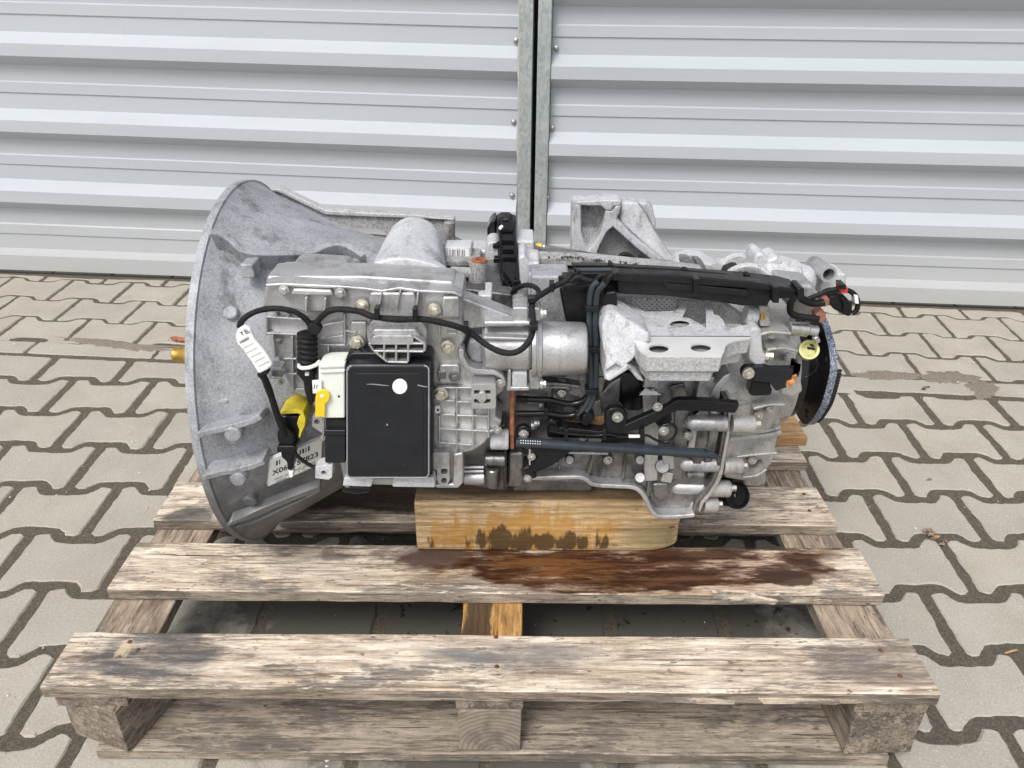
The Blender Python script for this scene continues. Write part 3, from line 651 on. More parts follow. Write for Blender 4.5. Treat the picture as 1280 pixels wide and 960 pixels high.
CASE = [(-.18, .19, .145), (-.06, .188, .165), (.03, .194, .184), (.12, .178, .186), (.20, .168, .198), (.262, .166, .206)]
REAR = [(.286, .168, .196), (.31, .164, .188), (.345, .158, .168), (.385, .150, .135), (.405, .128, .105), (.41, .10, .08)]
def hit(u, v, prof=BELL, back=0.0):      # first point of a turned casting along a line of sight
    d = ray(u, v).normalized(); t = .6
    while t < 2.6:
        p = CAM+d*t
        if prof[0][0] <= p.x <= prof[-1][0]:
            dy, dz = p.y-AY, p.z-AZ; r = math.hypot(dy, dz); th = math.atan2(dy, dz)
            if r <= prof_r(prof, p.x, th): return p-d*back
        t += .001
    return P(u, v, .95)
def radial(p):
    n = Vector((0, p.y-AY, p.z-AZ)); return n.normalized() if n.length else Vector((0, -1, 0))
def yv(pts, y):                   # pixel outline to scene points; y may be a number or a function of (u, v)
    return [P(u, v, y(u, v) if callable(y) else y) for u, v in pts]
def slab(name, pts, y, depth, mat, parent=None, bevel=.0025, holes=None, off=None, label=None, rough=0, seg=2):
    g = MB(); o_ = Vector((0, depth, 0)) if off is None else Vector(off)
    if holes: g.solid([yv(pts, y)]+[yv(h, y) for h in holes], o_)
    else: g.ngon(yv(pts, y), o_)
    o = g.build(name, mat, parent or T, bevel=bevel, rough=rough, seg=seg)
    if label: o['label'] = label
    return o
def rect(u0, v0, u1, v1): return [(u0, v0), (u1, v0), (u1, v1), (u0, v1)]
def rrect(u0, v0, u1, v1, r, n=4):
    out = []
    for cx, cy, a0 in ((u1-r, v0+r, -90), (u1-r, v1-r, 0), (u0+r, v1-r, 90), (u0+r, v0+r, 180)):
        for k in range(n+1): a = math.radians(a0+90*k/n); out.append((cx+r*math.cos(a), cy+r*math.sin(a)))
    return out
def disc(u, v, r, rv=None, n=18): rv = r if rv is None else rv; return [(u+r*math.cos(2*math.pi*k/n), v+rv*math.sin(2*math.pi*k/n)) for k in range(n)]
def pxm(p): return (p-CAM).dot(FW)/FPX      # metres per photograph pixel at a point
def hose(name, pts, y, rpx, mat, parent=None, seg=10, sub=5):
    ys = y if isinstance(y, (list, tuple)) else [y]*len(pts); q = [P(u, v, yy) for (u, v), yy in zip(pts, ys)]
    g = MB(); r_ = rpx*pxm(q[len(q)//2]); L_ = sum((q[i+1]-q[i]).length for i in range(len(q)-1))
    if mat is M['tape']: sub = max(sub, int(L_/len(q)/.0022)); k_ = L_/.009; g.tube(q, r_, seg, sub=sub, rr=lambda t: r_*(1+.07*((t*k_) % 1-.5)+.10*mnoise.noise(Vector((t*L_*60, 3, rpx)))))
    else: g.tube(q, r_, seg, sub=sub)
    return g.build(name, mat, parent or T, smooth_=60)
def rod(name, a, b_, rpx, mat, parent=None, r2=None, ch=.0015, seg=24):
    a, b_ = P(*a), P(*b_); m = pxm(a); g = MB()
    if r2 is None: g.cyl(a, b_, rpx*m, seg=seg, ch=min(ch, rpx*m*.4))
    else: g.rev([(a, rpx*m), (b_, r2*m)], seg)
    return g.build(name, mat, parent or T, smooth_=40)
def bolt(u, v, y, rpx, mat='zinc', parent=None, axis=(0, -1, 0), name='bolt', p=None, washer=1.35, h=1.0):
    p = P(u, v, y) if p is None else p; r = rpx*pxm(p); ax = Vector(axis).normalized(); g = MB()
    g.rev([(p-ax*r*.5, r*washer), (p+ax*r*.22, r*washer), (p+ax*r*.3, r*1.15)], 20)
    a = p+ax*r*.3; e = p+ax*r*(.3+.75*h); g.rev([(a, r), (e-ax*r*.12, r), (e, r*.85)], 6); g.rev([(e, r*.6), (e+ax*r*.06, r*.55)], 12)
    return g.build(name, M[mat], parent or T, smooth_=30)
def at_surface(u, v, prof, lift=0): p = hit(u, v, prof); return p+radial(p)*lift

# ---- bell housing
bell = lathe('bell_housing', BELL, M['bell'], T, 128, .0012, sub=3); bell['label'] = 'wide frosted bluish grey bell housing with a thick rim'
lathe('mounting_rim', [(-.412, .278, .278), (-.410, .2852, .2852), (-.3995, .2852, .2852), (-.398, .281, .281)], M['bell'], bell, 128, .0008)
for u, v, s_ in ((291, 262, 10), (262, 358, 11), (252, 505, 12), (276, 602, 9), (322, 243, 10), (266, 300, 9)):      # bolt lugs behind the rim
    p = hit(u, v); n = radial(p); x = -.386; pr = Vector((x, AY+n.y*.262, AZ+n.z*.262)); g = MB(); m = s_*.00105
    pr = pr-n*.004; m *= .8; g.rev([(pr, m), (pr+Vector((.010, 0, 0))-n*.003, m*.95), (pr+Vector((.034, 0, 0))-n*.012, m*.35)], 16); g.build('rim_lug', M['bell'], bell, smooth_=60)
    g = MB(); g.rev([(pr+Vector((.014, 0, 0)), m*.45), (pr+Vector((.018, 0, 0)), m*.4)], 12); g.build('lug_bolt', M['bell_clean'], bell)
for u, v, r in ((290, 392, 9), (292, 545, 9), (313, 622, 9)):
    p = hit(u, v); n = radial(p); g = MB(); m = r*pxm(p); g.rev([(p-n*.006, m), (p+n*.006, m), (p+n*.0075, m*.85)], 20); g.build('boss', M['bell'], bell)
def brib(name, pts, lift, t, mat, wid=.03):
    q = [at_surface(u, v, BELL, lift) for u, v in pts]; q = smooth(q, 4); g = MB()
    loops = []
    for i, p in enumerate(q):
        n = radial(p); d = (q[min(i+1, len(q)-1)]-q[max(i-1, 0)]).normalized(); s_ = d.cross(n).normalized()
        loops.append([p+s_*t/2, p-s_*t/2, p-n*wid-s_*t/2, p-n*wid+s_*t/2])
    g.loft(loops); return g.build(name, M[mat], bell, bevel=.002)
brib('shelf_rib', [(270, 308), (284, 311), (297, 318), (310, 329), (330, 333), (365, 334), (395, 333), (412, 327), (430, 325), (446, 331), (458, 339)], .030, .010, 'bell', .05)
brib('rib', [(258, 533), (280, 527), (300, 523), (322, 517), (336, 511)], .032, .009, 'bell', .04)
brib('rib', [(263, 581), (285, 575), (303, 572), (322, 567), (338, 561)], .030, .009, 'bell', .04)
brib('rib', [(288, 645), (310, 637), (340, 624), (370, 612), (402, 600)], .014, .016, 'bell_clean', .04)
brib('rib', [(296, 655), (320, 648), (350, 634), (380, 620), (402, 608)], .006, .006, 'bell_clean', .03)
for u, v, r in ((301, 531, 11), (306, 580, 10.5)):    # round pads hanging from the ribs
    p = at_surface(u, v, BELL, .032); g = MB(); m = r*pxm(p); g.cyl(p+Vector((0, .02, 0)), p-Vector((0, .001, .0)), m, ch=.002); g.build('rib_pad', M['bell'], bell)
p = at_surface(320, 346, BELL, .022); g = MB(); g.box(p, (.017, .03, .020)); g.build('lug_block', M['bell'], bell, bevel=.003)
# far side web with an opening, seen above the bell
slab('far_web', [(325, 238), (351, 239), (407, 266), (419, 266), (500, 270), (530, 271), (551, 275), (568, 275), (568, 300), (580, 306), (618, 308), (618, 322), (545, 322), (487, 322), (425, 310), (380, 300), (345, 262)], 1.27, .022, M['dirty'], bell, .004, holes=[[(433, 296), (431, 290), (443, 285), (473, 286), (482, 291), (483, 299), (470, 298)]])
slab('far_rail', [(326, 236), (351, 236.5), (407, 263), (419, 264), (500, 268), (530, 269.5), (551, 273), (568, 273), (568, 276.5), (530, 274), (419, 269.5), (406, 268.5), (350, 241.5)], 1.264, .020, M['bell_pad'], bell, .002)
rod('web_post', (562, 277, 1.262), (562, 302, 1.262), 7, M['dirty'], bell)
# input shaft
g = MB(); g.rev([((-.40, AY, AZ+.012), .016), ((-.525, AY, AZ+.012), .016), ((-.528, AY, AZ+.012), .0135), ((-.545, AY, AZ+.012), .0125), ((-.548, AY, AZ+.012), .009)], 24); g.build('input_shaft', M['brass'], T)

# ---- main case
case = lathe('main_case', CASE, M['case'], T, 96, .002, sub=4)
lathe('rear_joint_flange', [(.258, .170, .212), (.262, .176, .219), (.2725, .176, .219), (.2735, .172, .215), (.2765, .172, .215), (.2775, .175, .218), (.288, .174, .216), (.292, .166, .2)], M['case'], T, 96, .0015)
rear = lathe('rear_housing', REAR, M['rear'], T, 96, .0012, sub=3)
# flat top deck of the case
g = MB(); g.loft([[(x, 1.02, .578), (x, 1.17, .585), (x, 1.23, .57), (x, 1.25, .48), (x, .98, .48)] for x in (-.17, -.05, .06, .26)]); g.build('case_top', M['dirty'], T, bevel=.006, rough=.002, rscale=20)
# domed arch over the shift rail
def arch(pts, y): return yv(pts, y)
A1_ = [(452, 372), (457, 347), (470, 332), (486, 326.5), (502, 325), (522, 328), (540, 333), (553, 340), (562, 372)]
A2_ = [(470, 350), (472, 322), (480, 302), (492, 288), (506, 279), (520, 277), (535, 281), (548, 293), (558, 330)]
A3_ = [(484, 330), (484, 300), (489, 286), (498, 277), (508, 272), (518, 271), (530, 274), (544, 284), (553, 315)]
g = MB(); g.loft([smooth(arch(a, y), 3) for a, y in ((A1_, .93), (A1_, .955), (A2_, 1.04), (A3_, 1.13), (A3_, 1.2))]); g.build('shift_dome', M['frost'], T, smooth_=50)
slab('dome_collar', [(450, 372), (455, 345), (468, 329), (486, 323.5), (502, 322), (524, 325), (542, 330), (557, 338), (566, 372)], .925, .018, M['frost'], T, .004)

# ---- shift module on the near side
mod = slab('shift_module', [(330, 384), (333, 345), (455, 345), (567, 352), (578, 404), (583, 420), (575, 437), (575, 446), (582, 459), (590, 464.5), (616, 466), (626, 471), (631, 479), (630, 490), (621, 495), (620, 522), (628, 526), (624, 536), (613, 545), (606, 555), (592, 564), (577, 568), (577, 604), (571, 610), (545, 609), (430, 606), (420, 560), (402, 525), (386, 500), (367, 492), (354, 468), (343, 440), (331, 405)], .876, .05, M['cast'], T, .004)
mod['label'] = 'pale cast shift module with ribs and bolts'
cov = slab('module_cover', [(331, 357), (352, 355.5), (430, 359), (455, 361), (477, 364), (499, 360.5), (524, 364), (566, 366), (575, 370), (578, 380), (578, 402), (560, 401), (545, 399), (527, 398), (516, 397), (461, 395.5), (445, 392), (430, 391), (408, 391), (385, 392), (370, 388), (328, 384)], .858, .085, M['cast'], mod, .004)
slab('cover_rim', [(330, 355.5), (352, 354), (430, 357.5), (455, 359.5), (477, 362.5), (499, 359), (524, 362.5), (567, 364.5), (578, 369), (577, 373), (566, 368.5), (524, 367), (499, 363.5), (477, 367), (455, 364), (430, 362), (352, 358.5), (333, 360)], .853, .07, M['cast'], cov, .002)
slab('raised_panel', [(366, 361), (414, 363), (418, 371), (362, 369.5)], .850, .012, M['cast'], cov, .003)
slab('raised_panel', [(462, 366), (518, 366), (524, 396), (516, 397), (460, 394.5)], .851, .012, M['cast'], cov, .003)
slab('raised_panel', rrect(552, 371, 575, 399, 4), .851, .012, M['cast'], cov, .004)
for pts in ([(381, 372), (384, 372), (383.5, 391), (380.5, 391)], [(405, 373), (408, 373), (407, 391), (403.5, 391)], [(475.5, 367), (478, 367), (474.5, 386), (472, 386)], [(499, 364), (501.5, 364), (496.5, 387), (494, 387)], [(521, 367), (523.5, 367), (521, 392), (518.5, 392)]):
    slab('cover_rib', pts, .846, .014, M['cast'], cov, .0012)
slab('cover_ridge', [(351, 356), (354, 347), (359, 340.5), (370, 338.5), (424, 342), (431, 347), (434, 357)], .90, .07, M['cast'], mod, .006)
slab('cover_ridge', [(404, 352), (407, 338), (414, 336), (441, 338), (446, 352)], .955, .05, M['dirty'], mod, .005)
slab('cover_ridge', [(437, 358), (440, 346), (447, 344.5), (458, 345), (459, 358)], .90, .05, M['cast'], mod, .005)
for u, v, r, mt in ((355, 363, 5, 'cast'), (425.6, 366.5, 5.4, 'cast'), (452.5, 382.5, 6.4, 'zinc'), (542.5, 388, 6.6, 'zinc')): bolt(u, v, .850, r, mt, cov)
for u, v, r, mt in ((446.5, 428, 7, 'zinc'), (559.5, 434, 6.6, 'zinc'), (550.5, 492, 7, 'zinc'), (567.5, 470.5, 5, 'case'), (626, 479, 4.6, 'steel'), (622, 537.5, 4, 'steel'), (547.5, 578, 4.6, 'case'), (351, 477, 3.2, 'steel'), (349, 426, 3.6, 'case')): bolt(u, v, .868, r, mt, mod)
# rib grid of the module
def ribs(lst, y, dep=.010, wpx=1.5, name='rib_grid'):
    for (u0, v0, u1, v1) in lst:
        a, b_ = P(u0, v0, y), P(u1, v1, y); d = (b_-a).normalized(); n = d.cross(Vector((0, 1, 0))).normalized()*wpx*pxm(a)
        g = MB(); g.ngon([a+n, b_+n, b_-n, a-n], (0, dep+random.uniform(0, .001), 0)); g.build('rib', M['cast'], mod, bevel=.0012, seg=1)
ribs([(550, 485, 590, 485.5), (571, 485, 571, 565), (591, 500, 591, 560), (610.5, 510, 610.5, 548), (552, 501.5, 569, 502), (571, 503, 590, 503.5), (552, 519, 569, 519.5), (571, 520, 612, 521), (549, 536.5, 612, 540), (549, 554, 590, 557), (549, 520, 549, 556), (612, 540, 624, 536)], .868)
ribs([(332, 396.5, 384, 400), (332, 417, 382, 419), (345, 392, 345, 399), (360, 392, 360, 399), (430, 392, 431, 430), (402, 408, 430, 402), (400, 424, 430, 420), (400, 431, 432, 432), (410, 432, 410, 452), (397, 451, 432, 451), (365, 420, 366, 490), (354, 449, 371, 449), (355, 468, 371, 468), (369, 487, 381, 487), (431, 414, 446, 416), (333, 396, 333, 420), (558, 417, 571, 418), (549, 400, 549, 420), (340, 419, 344, 448)], .868)
slab('module_lip', [(437, 402), (459, 402), (459, 440), (437, 440)], .872, .01, M['cast'], mod, .003)
slab('module_pad', rrect(548, 456, 575, 480, 4), .869, .012, M['cast'], mod, .003)
slab('module_pocket', rrect(546.5, 464.5, 558, 474, 2), .8685, .002, M['case'], mod, .001)
slab('gasket_edge', [(576, 436), (580, 438), (580, 446), (586, 457), (592, 461), (617, 463), (628, 469), (633, 479), (627, 474), (616, 468.5), (590, 467), (580, 460), (573, 447), (573, 438)], .866, .02, M['cast'], mod, .002)
slab('square_boss', rrect(589, 480, 620, 511, 4), .852, .024, M['cast'], mod, .003, holes=[[(592.5, 488), (601, 488), (597, 493), (593, 493)], [(604.5, 488), (613, 488), (613, 493), (608.5, 493)], [(592.5, 499), (596, 499), (601, 505), (592.5, 504)], [(613, 499), (608.5, 499), (604, 505), (613, 504)]])
slab('boss_shade_well', rect(591, 486, 615, 507), .8565, .003, M['hole'], mod, 0)  # dark slab painting the shade inside the boss openings
slab('boss_disc', disc(602.6, 496.5, 6), .850, .006, M['cast'], mod, .001)
slab('id_plate', rect(543.5, 508, 550, 517), .867, .004, M['paper'], mod, .0008); slab('id_dot', rect(546, 511, 549, 514), .8668, .002, M['ink'], mod, 0)
slab('module_leg', [(538, 566), (562, 566), (562, 600), (559, 606), (553, 607.5), (548, 604), (546, 597), (546, 588), (536, 585)], .862, .014, M['cast'], mod, .003, holes=[disc(555, 601, 3.6), rrect(551, 586, 559.5, 593, 2.5)])
slab('module_foot', [(566, 568), (579, 566), (579, 604), (573, 611), (545, 611), (542, 606), (566, 605)], .866, .05, M['cast'], mod, .003)
for pts in ([(430, 597), (467, 598), (464, 609), (428, 608)], [(492, 597), (543, 597), (544, 610), (490, 609)]): slab('bottom_tab', pts, .846, .04, M['frost'], mod, .002)
slab('wet_rag', [(428, 609), (465, 609), (462, 617), (445, 620), (426, 619)], .86, .05, M['gloss'], mod, .004, rough=.004, label='wet black foam pad below the control unit')
# vent cap with open cells
vent = slab('vent_cap', [(459, 432), (457, 412), (461, 402), (470, 398), (520, 398), (530, 403), (534, 414), (533, 428), (526, 434)], .848, .03, M['cast'], mod, .006)
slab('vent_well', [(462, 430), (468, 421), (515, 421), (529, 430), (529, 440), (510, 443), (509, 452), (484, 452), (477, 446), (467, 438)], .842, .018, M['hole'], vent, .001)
g = MB(); yv_ = .832
g.ngon(yv([(461, 430), (466, 421), (470, 419.5), (514, 419.5), (517, 421.5), (517, 430)], yv_), (0, .014, 0))
for (u0, v0, u1, v1, wp) in ((460, 430, 531, 430, 1.6), (466, 439.3, 530, 440, 1.6), (484, 453, 510, 453.5, 1.6), (461, 430, 467, 439, 1.6), (467, 439, 484, 453, 1.6), (480, 430, 480, 450, 1.4), (495, 430, 495, 453, 1.4), (510, 430, 510, 453, 1.5), (530.5, 429, 530.5, 440, 1.5), (517, 421, 531, 430, 1.8), (472, 439, 472, 444, 1.3)):
    a, b_ = P(u0, v0, yv_), P(u1, v1, yv_); d = (b_-a).normalized(); n = d.cross(Vector((0, 1, 0))).normalized()*wp*pxm(a); g.ngon([a+n, b_+n, b_-n, a-n], (0, .013, 0))
g.build('vent_grille', M['cast'], vent, bevel=.0012, seg=1)
slab('vent_brow', [(463, 419), (467, 412), (519, 412), (526, 421), (517, 421), (514, 418.5), (468, 418.5)], .838, .02, M['cast'], vent, .004)
# control unit
ecu = slab('control_unit', rrect(432.5, 441, 541, 600, 9), .852, .026, M['ecu'], T, .003); ecu['label'] = 'flat anthracite control unit box with a white dot'
slab('unit_cover', rrect(433, 456, 537, 598, 6, 5), .832, .022, M['ecu'], ecu, .006, seg=4)
g = MB(); g.tube([P(u, v, .8335) for u, v in rrect(434, 457, 536, 597, 6, 5)]+[P(434, 463, .8335)], .0011, 6, sub=1, cap=False); g.build('unit_edge_glint', M['glint_scratch'], ecu)  # thin light bead added as a painted highlight round the cover
slab('unit_step', rrect(441, 467, 529, 588, 4, 4), .8312, .003, M['ecu'], ecu, .0006)
slab('white_dot', disc(499.7, 483.4, 9.4, n=32), .8302, .002, M['paper'], ecu, .0005)
slab('centre_stud', disc(484, 531.5, 3), .8300, .002, M['ecu'], ecu, .0006); slab('stud_tip', disc(484, 531, 1.3), .8294, .002, M['steel'], ecu, 0)
for pts in ([(458, 480.5), (466, 480), (480, 481.5), (486, 482.5), (480, 482.3), (466, 480.9)], [(522, 481), (530, 483), (535, 484), (530, 484), (522, 482)]): slab('scratch', pts, .8302, .001, M['glint_scratch'], ecu, 0)
slab('moulded_mark', rect(504, 581, 508, 588), .8306, .001, M['ecu'], ecu, .0003)
slab('plug_block', rrect(406, 545, 432, 579, 2), .840, .03, M['ecu'], ecu, .002); slab('plug_bar', rect(405, 538, 432, 545), .836, .03, M['ecu'], ecu, .0015); slab('plug_recess', rect(407, 524, 432, 538), .846, .03, M['hole'], ecu, .001)
wb = slab('white_connector', [(398, 456), (408, 453), (431, 452.5), (431, 523), (406, 523), (405, 513), (400, 492), (398, 475)], .838, .03, M['white'], T, .002); wb['label'] = 'chalky white connector housing beside the control unit'
slab('connector_rim', [(398, 456), (431, 455), (431, 459), (398, 460.5)], .834, .01, M['white'], wb, .0012); slab('connector_rim', [(400, 463.5), (431, 462), (431, 465.5), (400, 467)], .835, .01, M['white'], wb, .0012); slab('pin_hole', disc(423.5, 495.5, 1.4), .8375, .002, M['ink'], wb, 0)
tg = slab('warning_tag', [(394, 522), (394, 497), (396, 490), (402, 487), (409, 489), (412.5, 495), (411, 501), (406.5, 505), (406, 523), (402, 521)], .8325, .003, M['yellow'], T, .001); tg['label'] = 'bright yellow paddle shaped tag'
slab('tag_hole', disc(402.5, 495, 2.4, 1.8), .832, .002, M['paper'], tg, 0)
pp = slab('paper_tag', [(390, 476), (402, 475), (402, 492), (391, 492)], .834, .002, M['paper'], T, .0005)
for k in (0, 3): slab('print_bar', [(393+k, 481), (394+k, 481), (393+k, 486), (392+k, 486)], .8337, .001, M['ink'], pp, 0)
slab('earth_lug', [(391, 520), (404, 519), (409, 526), (408, 542), (402, 541), (390, 533)], .850, .012, M['cast'], T, .002, holes=[disc(396, 527.5, 3.4)])
hose('lug_wire', [(404, 523), (405, 535), (403.5, 548)], .844, 1.3, M['steel']); slab('wire_eye', disc(403.5, 548, 3.6), .844, .004, M['steel'], None, .001)
clip_ = slab('clip', [(394, 584), (399, 582.5), (412, 581), (416, 579), (415, 597), (411, 600), (394, 598)], .842, .02, M['frost'], T, .002, holes=[disc(404.5, 591.5, 3)])
# bellows boot
g = MB(); a, b_ = P(384, 416, .855), P(384.5, 455, .855); m = pxm(a); pr = []
for k in range(25): t = k/24; pr.append((a.lerp(b_, t), m*((12.8 if k % 4 < 2 else 10.6)-(3 if k == 0 else 0)))) 
g.rev(pr, 24); bo = g.build('bellows_boot', M['rubber'], T, smooth_=35)
g = MB(); q = P(386.5, 455, .850); g.tube([q+Vector((.0125*math.cos(a_), -.0125*math.sin(a_), .002*math.cos(a_)+.001)) for a_ in [i*math.pi/8-.1 for i in range(9)]], .0025, 8); g.build('retaining_clip', M['paper'], T)
slab('plug_arm', [(370, 455), (386, 459), (393, 468), (393, 474), (389, 476), (392, 506), (385, 506), (380, 488), (379, 478), (371, 468)], .852, .022, M['black'], T, .003)
slab('latch_peg', rect(381, 466, 386, 470), .848, .004, M['paper'], None, .0006)
# harness along the module
hn = hose('wiring_harness', [(299, 409), (302, 402), (309, 395), (320, 389.5), (332, 386.5), (346, 385.5), (358, 387), (370, 390.5), (380, 397), (387, 405), (390, 414)], [.83, .83, .83, .835, .84, .84, .84, .842, .845, .848, .85], 3.7, M['tape']); hn['label'] = 'black taped wiring harness'
hose('harness_branch', [(391, 413), (396, 403), (403, 395), (411, 389), (422, 386.5), (436, 387.5), (450, 389.5), (464, 395), (480, 398), (500, 399.5), (517, 399), (532, 399.5), (546, 402), (560, 405), (575, 409.5), (588, 416), (600, 425), (612, 433.5), (625, 439.5), (637, 441.5), (648, 439), (657, 432), (663.5, 422), (666.5, 410), (666, 395), (664.5, 381), (671, 372), (682, 365), (697, 356), (708, 350), (716, 341)],
     [.85, .847, .845, .842, .842, .842, .842, .836, .834, .834, .836, .838, .84, .842, .845, .845, .845, .84, .837, .835, .835, .838, .842, .85, .865, .88, .89, .90, .91, .915, .92], 3.9, M['tape'], hn, 10, 4)
hose('harness_branch', [(640, 366), (647, 360), (656, 356.5), (666, 357.5), (673, 363), (673, 371)], [.96, .95, .93, .92, .91, .89], 3.2, M['tape'], hn)
for u, v, y in ((470.5, 391, .832), (518.5, 392, .834)): slab('harness_clip', rect(u-3, v-6, u+3, v+10), y-.006, .012, M['black'], hn, .001)
for u, v, y, a in ((582, 412, .838, 0), (667, 411, .842, 1), (690, 360, .90, 0), (664.5, 376, .88, 1)): slab('cable_tie', rrect(u-5, v-3, u+5, v+3, 1) if a else rrect(u-3, v-5.5, u+3, v+5.5, 1), y-.006, .014, M['black'], hn, .001)
slab('harness_joint', [(386, 404), (395, 406), (402, 412), (398, 420), (388, 420), (383, 412)], .842, .014, M['tape'], hn, .003)
# label sleeve
sl_pts = [(293.5, 421), (297, 412), (304, 407.5), (312, 411), (318, 424), (328, 436), (336, 447), (341, 457), (334, 463), (323, 468.5), (313, 452), (303, 438), (296, 430)]
slv = slab('label_sleeve', sl_pts, .823, .008, M['paper'], T, .003); slv['label'] = 'white printed sleeve wrapped round a cable'
def text(name, body, u, v, y, hpx, ang, mat, parent, squash=1.0, plane=None):
    cu = bpy.data.curves.new(name, 'FONT'); cu.body = body; cu.size = 1; cu.align_x = 'CENTER'; cu.align_y = 'CENTER'; cu.extrude = .004
    cu.offset = .012; to = bpy.data.objects.new(name, cu); scene.collection.objects.link(to); dg = bpy.context.evaluated_depsgraph_get()
    me = bpy.data.meshes.new_from_object(to.evaluated_get(dg)); bpy.data.objects.remove(to)
    if plane: o_, ex, ey = plane
    else:
        o_ = P(u, v, y); ex = Vector((math.cos(ang), 0, -math.sin(ang))); ey = Vector((math.sin(ang), 0, math.cos(ang)))
    k = hpx*pxm(o_)*1.4; nz = ex.cross(ey)
    for vt in me.vertices: c_ = vt.co.copy(); vt.co = (ex*c_.x*squash+ey*c_.y)*k+nz*(c_.z*k)
    me.materials.clear(); return link(name, me, M[mat], parent, o_)
text('printed_text', '人EL', 306, 416, .8222, 6.5, -.45, 'ink', slv, .9) if False else text('printed_text', 'Y EL', 306, 415.5, .8222, 6, -.45, 'ink', slv, .8)
text('printed_text', 'A960007', 305.5, 425.5, .8222, 3.6, -.5, 'ink', slv, .8)
for k in range(5):
    u, v = 308+k*5, 433+k*5.6; slab('printed_line', [(u-5, v+2.5), (u+8, v-4), (u+8.3, v-3.4), (u-4.7, v+3.1)], .8226, .001, M['grey_ink'], slv, 0)
hose('harness_tail', [(325, 466), (330, 472), (335, 484), (340, 498), (345, 514), (351, 530), (357, 545)], [.828, .83, .835, .84, .845, .85, .855], 4.6, M['tape'], hn)
slab('sleeve_end', [(322, 466), (332, 461), (336, 468), (324, 474)], .824, .014, M['rubber'], hn, .003)
slab('bracket_tab', [(333, 459), (352, 460), (352, 464), (340, 464), (340, 471), (352, 471.5), (352, 474), (331, 474)], .85, .02, M['cast'], mod, .0015)
# yellow capped plug at the bell
plug = slab('sensor_plug', [(350, 520), (374, 520), (376, 545), (370, 560), (354, 560), (346, 552), (346, 540), (352, 535)], .865, .04, M['black'], T, .004)
slab('plug_body', [(348, 536), (358, 534), (366, 545), (368, 562), (366, 588), (359, 589), (358, 578), (351, 572), (350, 555)], .852, .022, M['gloss'], plug, .003)
slab('plug_collar', rrect(346, 558, 369, 566, 2), .848, .03, M['black'], plug, .002)
slab('plug_tip', [(360, 588), (367, 588), (366, 597), (362, 598)], .855, .012, M['paper'], plug, .0015)
yc = slab('yellow_cap', [(349, 516), (356, 512.5), (373, 512), (379, 515), (382, 523), (381, 533), (377, 541), (375, 548), (373, 547), (374, 538), (371, 530), (373, 522), (376, 519), (372, 517), (352, 518)], .858, .04, M['olive'], plug, .002); yc['label'] = 'dirty yellow locking cap'
hose('thin_cable', [(368, 565), (374, 572), (382, 578), (390, 582.5), (397, 584)], .85, 2.4, M['gloss'])
# data sticker on the bell
c4 = [hit(u, v) for u, v in ((336, 607), (401, 580), (403, 548), (338, 575))]
nn_ = (c4[1]-c4[0]).cross(c4[3]-c4[0]).normalized()
if nn_.y > 0: nn_ = -nn_
d0 = max((q-c4[0]).dot(nn_) for q in c4)+.006
def onlab(u, v, lift=0):
    d = ray(u, v); pp_ = c4[0]+nn_*(d0+lift); return CAM+d*((pp_-CAM).dot(nn_)/d.dot(nn_))
g = MB(); g.ngon([onlab(u, v) for u, v in ((335, 608), (401, 580), (403, 547.5), (337.5, 575))], -nn_*.006); st = g.build('data_sticker', M['paper'], T); st['label'] = 'white data sticker with black number on the bell'
ex = (onlab(399, 568)-onlab(338, 594)).normalized(); ey = (onlab(370, 560)-onlab(370, 590)).normalized()
for s_, u, v in (('X06', 350, 588), ('57823', 384.5, 573.5)): text('printed_text', s_, 0, 0, 0, 8.4, 0, 'ink', st, .98, (onlab(u, v, .0006), ex, ey))
for (u, v, wd) in ((345, 576.5, 2), (349, 574.8, 1), (374.5, 563, 1.5), (378, 561.5, 2), (382, 560, 1), (385, 558.5, 2)):
    g = MB(); g.ngon([onlab(u, v, .0004), onlab(u+wd, v-.4*wd, .0004), onlab(u+wd, v-.4*wd+5.5, .0004), onlab(u, v+5.5, .0004)], nn_*.0003); g.build('print_bar', M['ink'], st, smooth_=0)
for (u0, v0, u1) in ((343, 599, 362), (343, 602.5, 360), (366, 591, 396), (367, 594, 397), (368, 587.5, 396)):
    v1 = v0-(u1-u0)*.42
    for k in range(int((u1-u0)/2.2)):
        t = k*2.2; 
        if random.random() < .8: g = MB(); g.ngon([onlab(u0+t, v0-t*.42, .0004), onlab(u0+t+1.4, v0-t*.42-.6, .0004), onlab(u0+t+1.4, v0-t*.42+.8, .0004), onlab(u0+t, v0-t*.42+1.4, .0004)], nn_*.0003); g.build('print_dot', M['grey_ink'], st, smooth_=0)

# ---- lower mechanism between module and case
slab('valve_plate', [(578, 545), (632, 530), (636, 610), (628, 615), (600, 610), (579, 606)], .915, .06, M['case'], T, .004)
rod('valve_barrel', (606, 574, .905), (632, 574, .905), 9, M['case']); rod('valve_barrel', (580, 597, .905), (606, 597, .905), 9, M['cast']); rod('valve_barrel', (616, 585, .9), (616, 607, .9), 8.5, M['case'])
rod('valve_barrel', (580, 584, .90), (605, 584, .90), 2, M['cast']); rod('valve_barrel', (580, 589, .90), (605, 589, .90), 2, M['cast'])
rod('port_boss', (613, 549, .895), (636, 549, .895), 13, M['frost'])
slab('gasket_seam', [(630, 562), (634, 560), (633, 612), (629, 612)], .898, .03, M['hole'], None, .001)
slab('valve_end', [(635, 566), (655, 566), (660, 578), (652, 590), (655, 600), (652, 611), (634, 610)], .91, .05, M['case'], None, .005)
slab('rusty_rail', [(637.5, 488), (643.5, 488), (642.5, 540), (643, 562), (638, 563), (636.5, 540)], .893, .014, M['rust'], None, .002, rough=.0015)
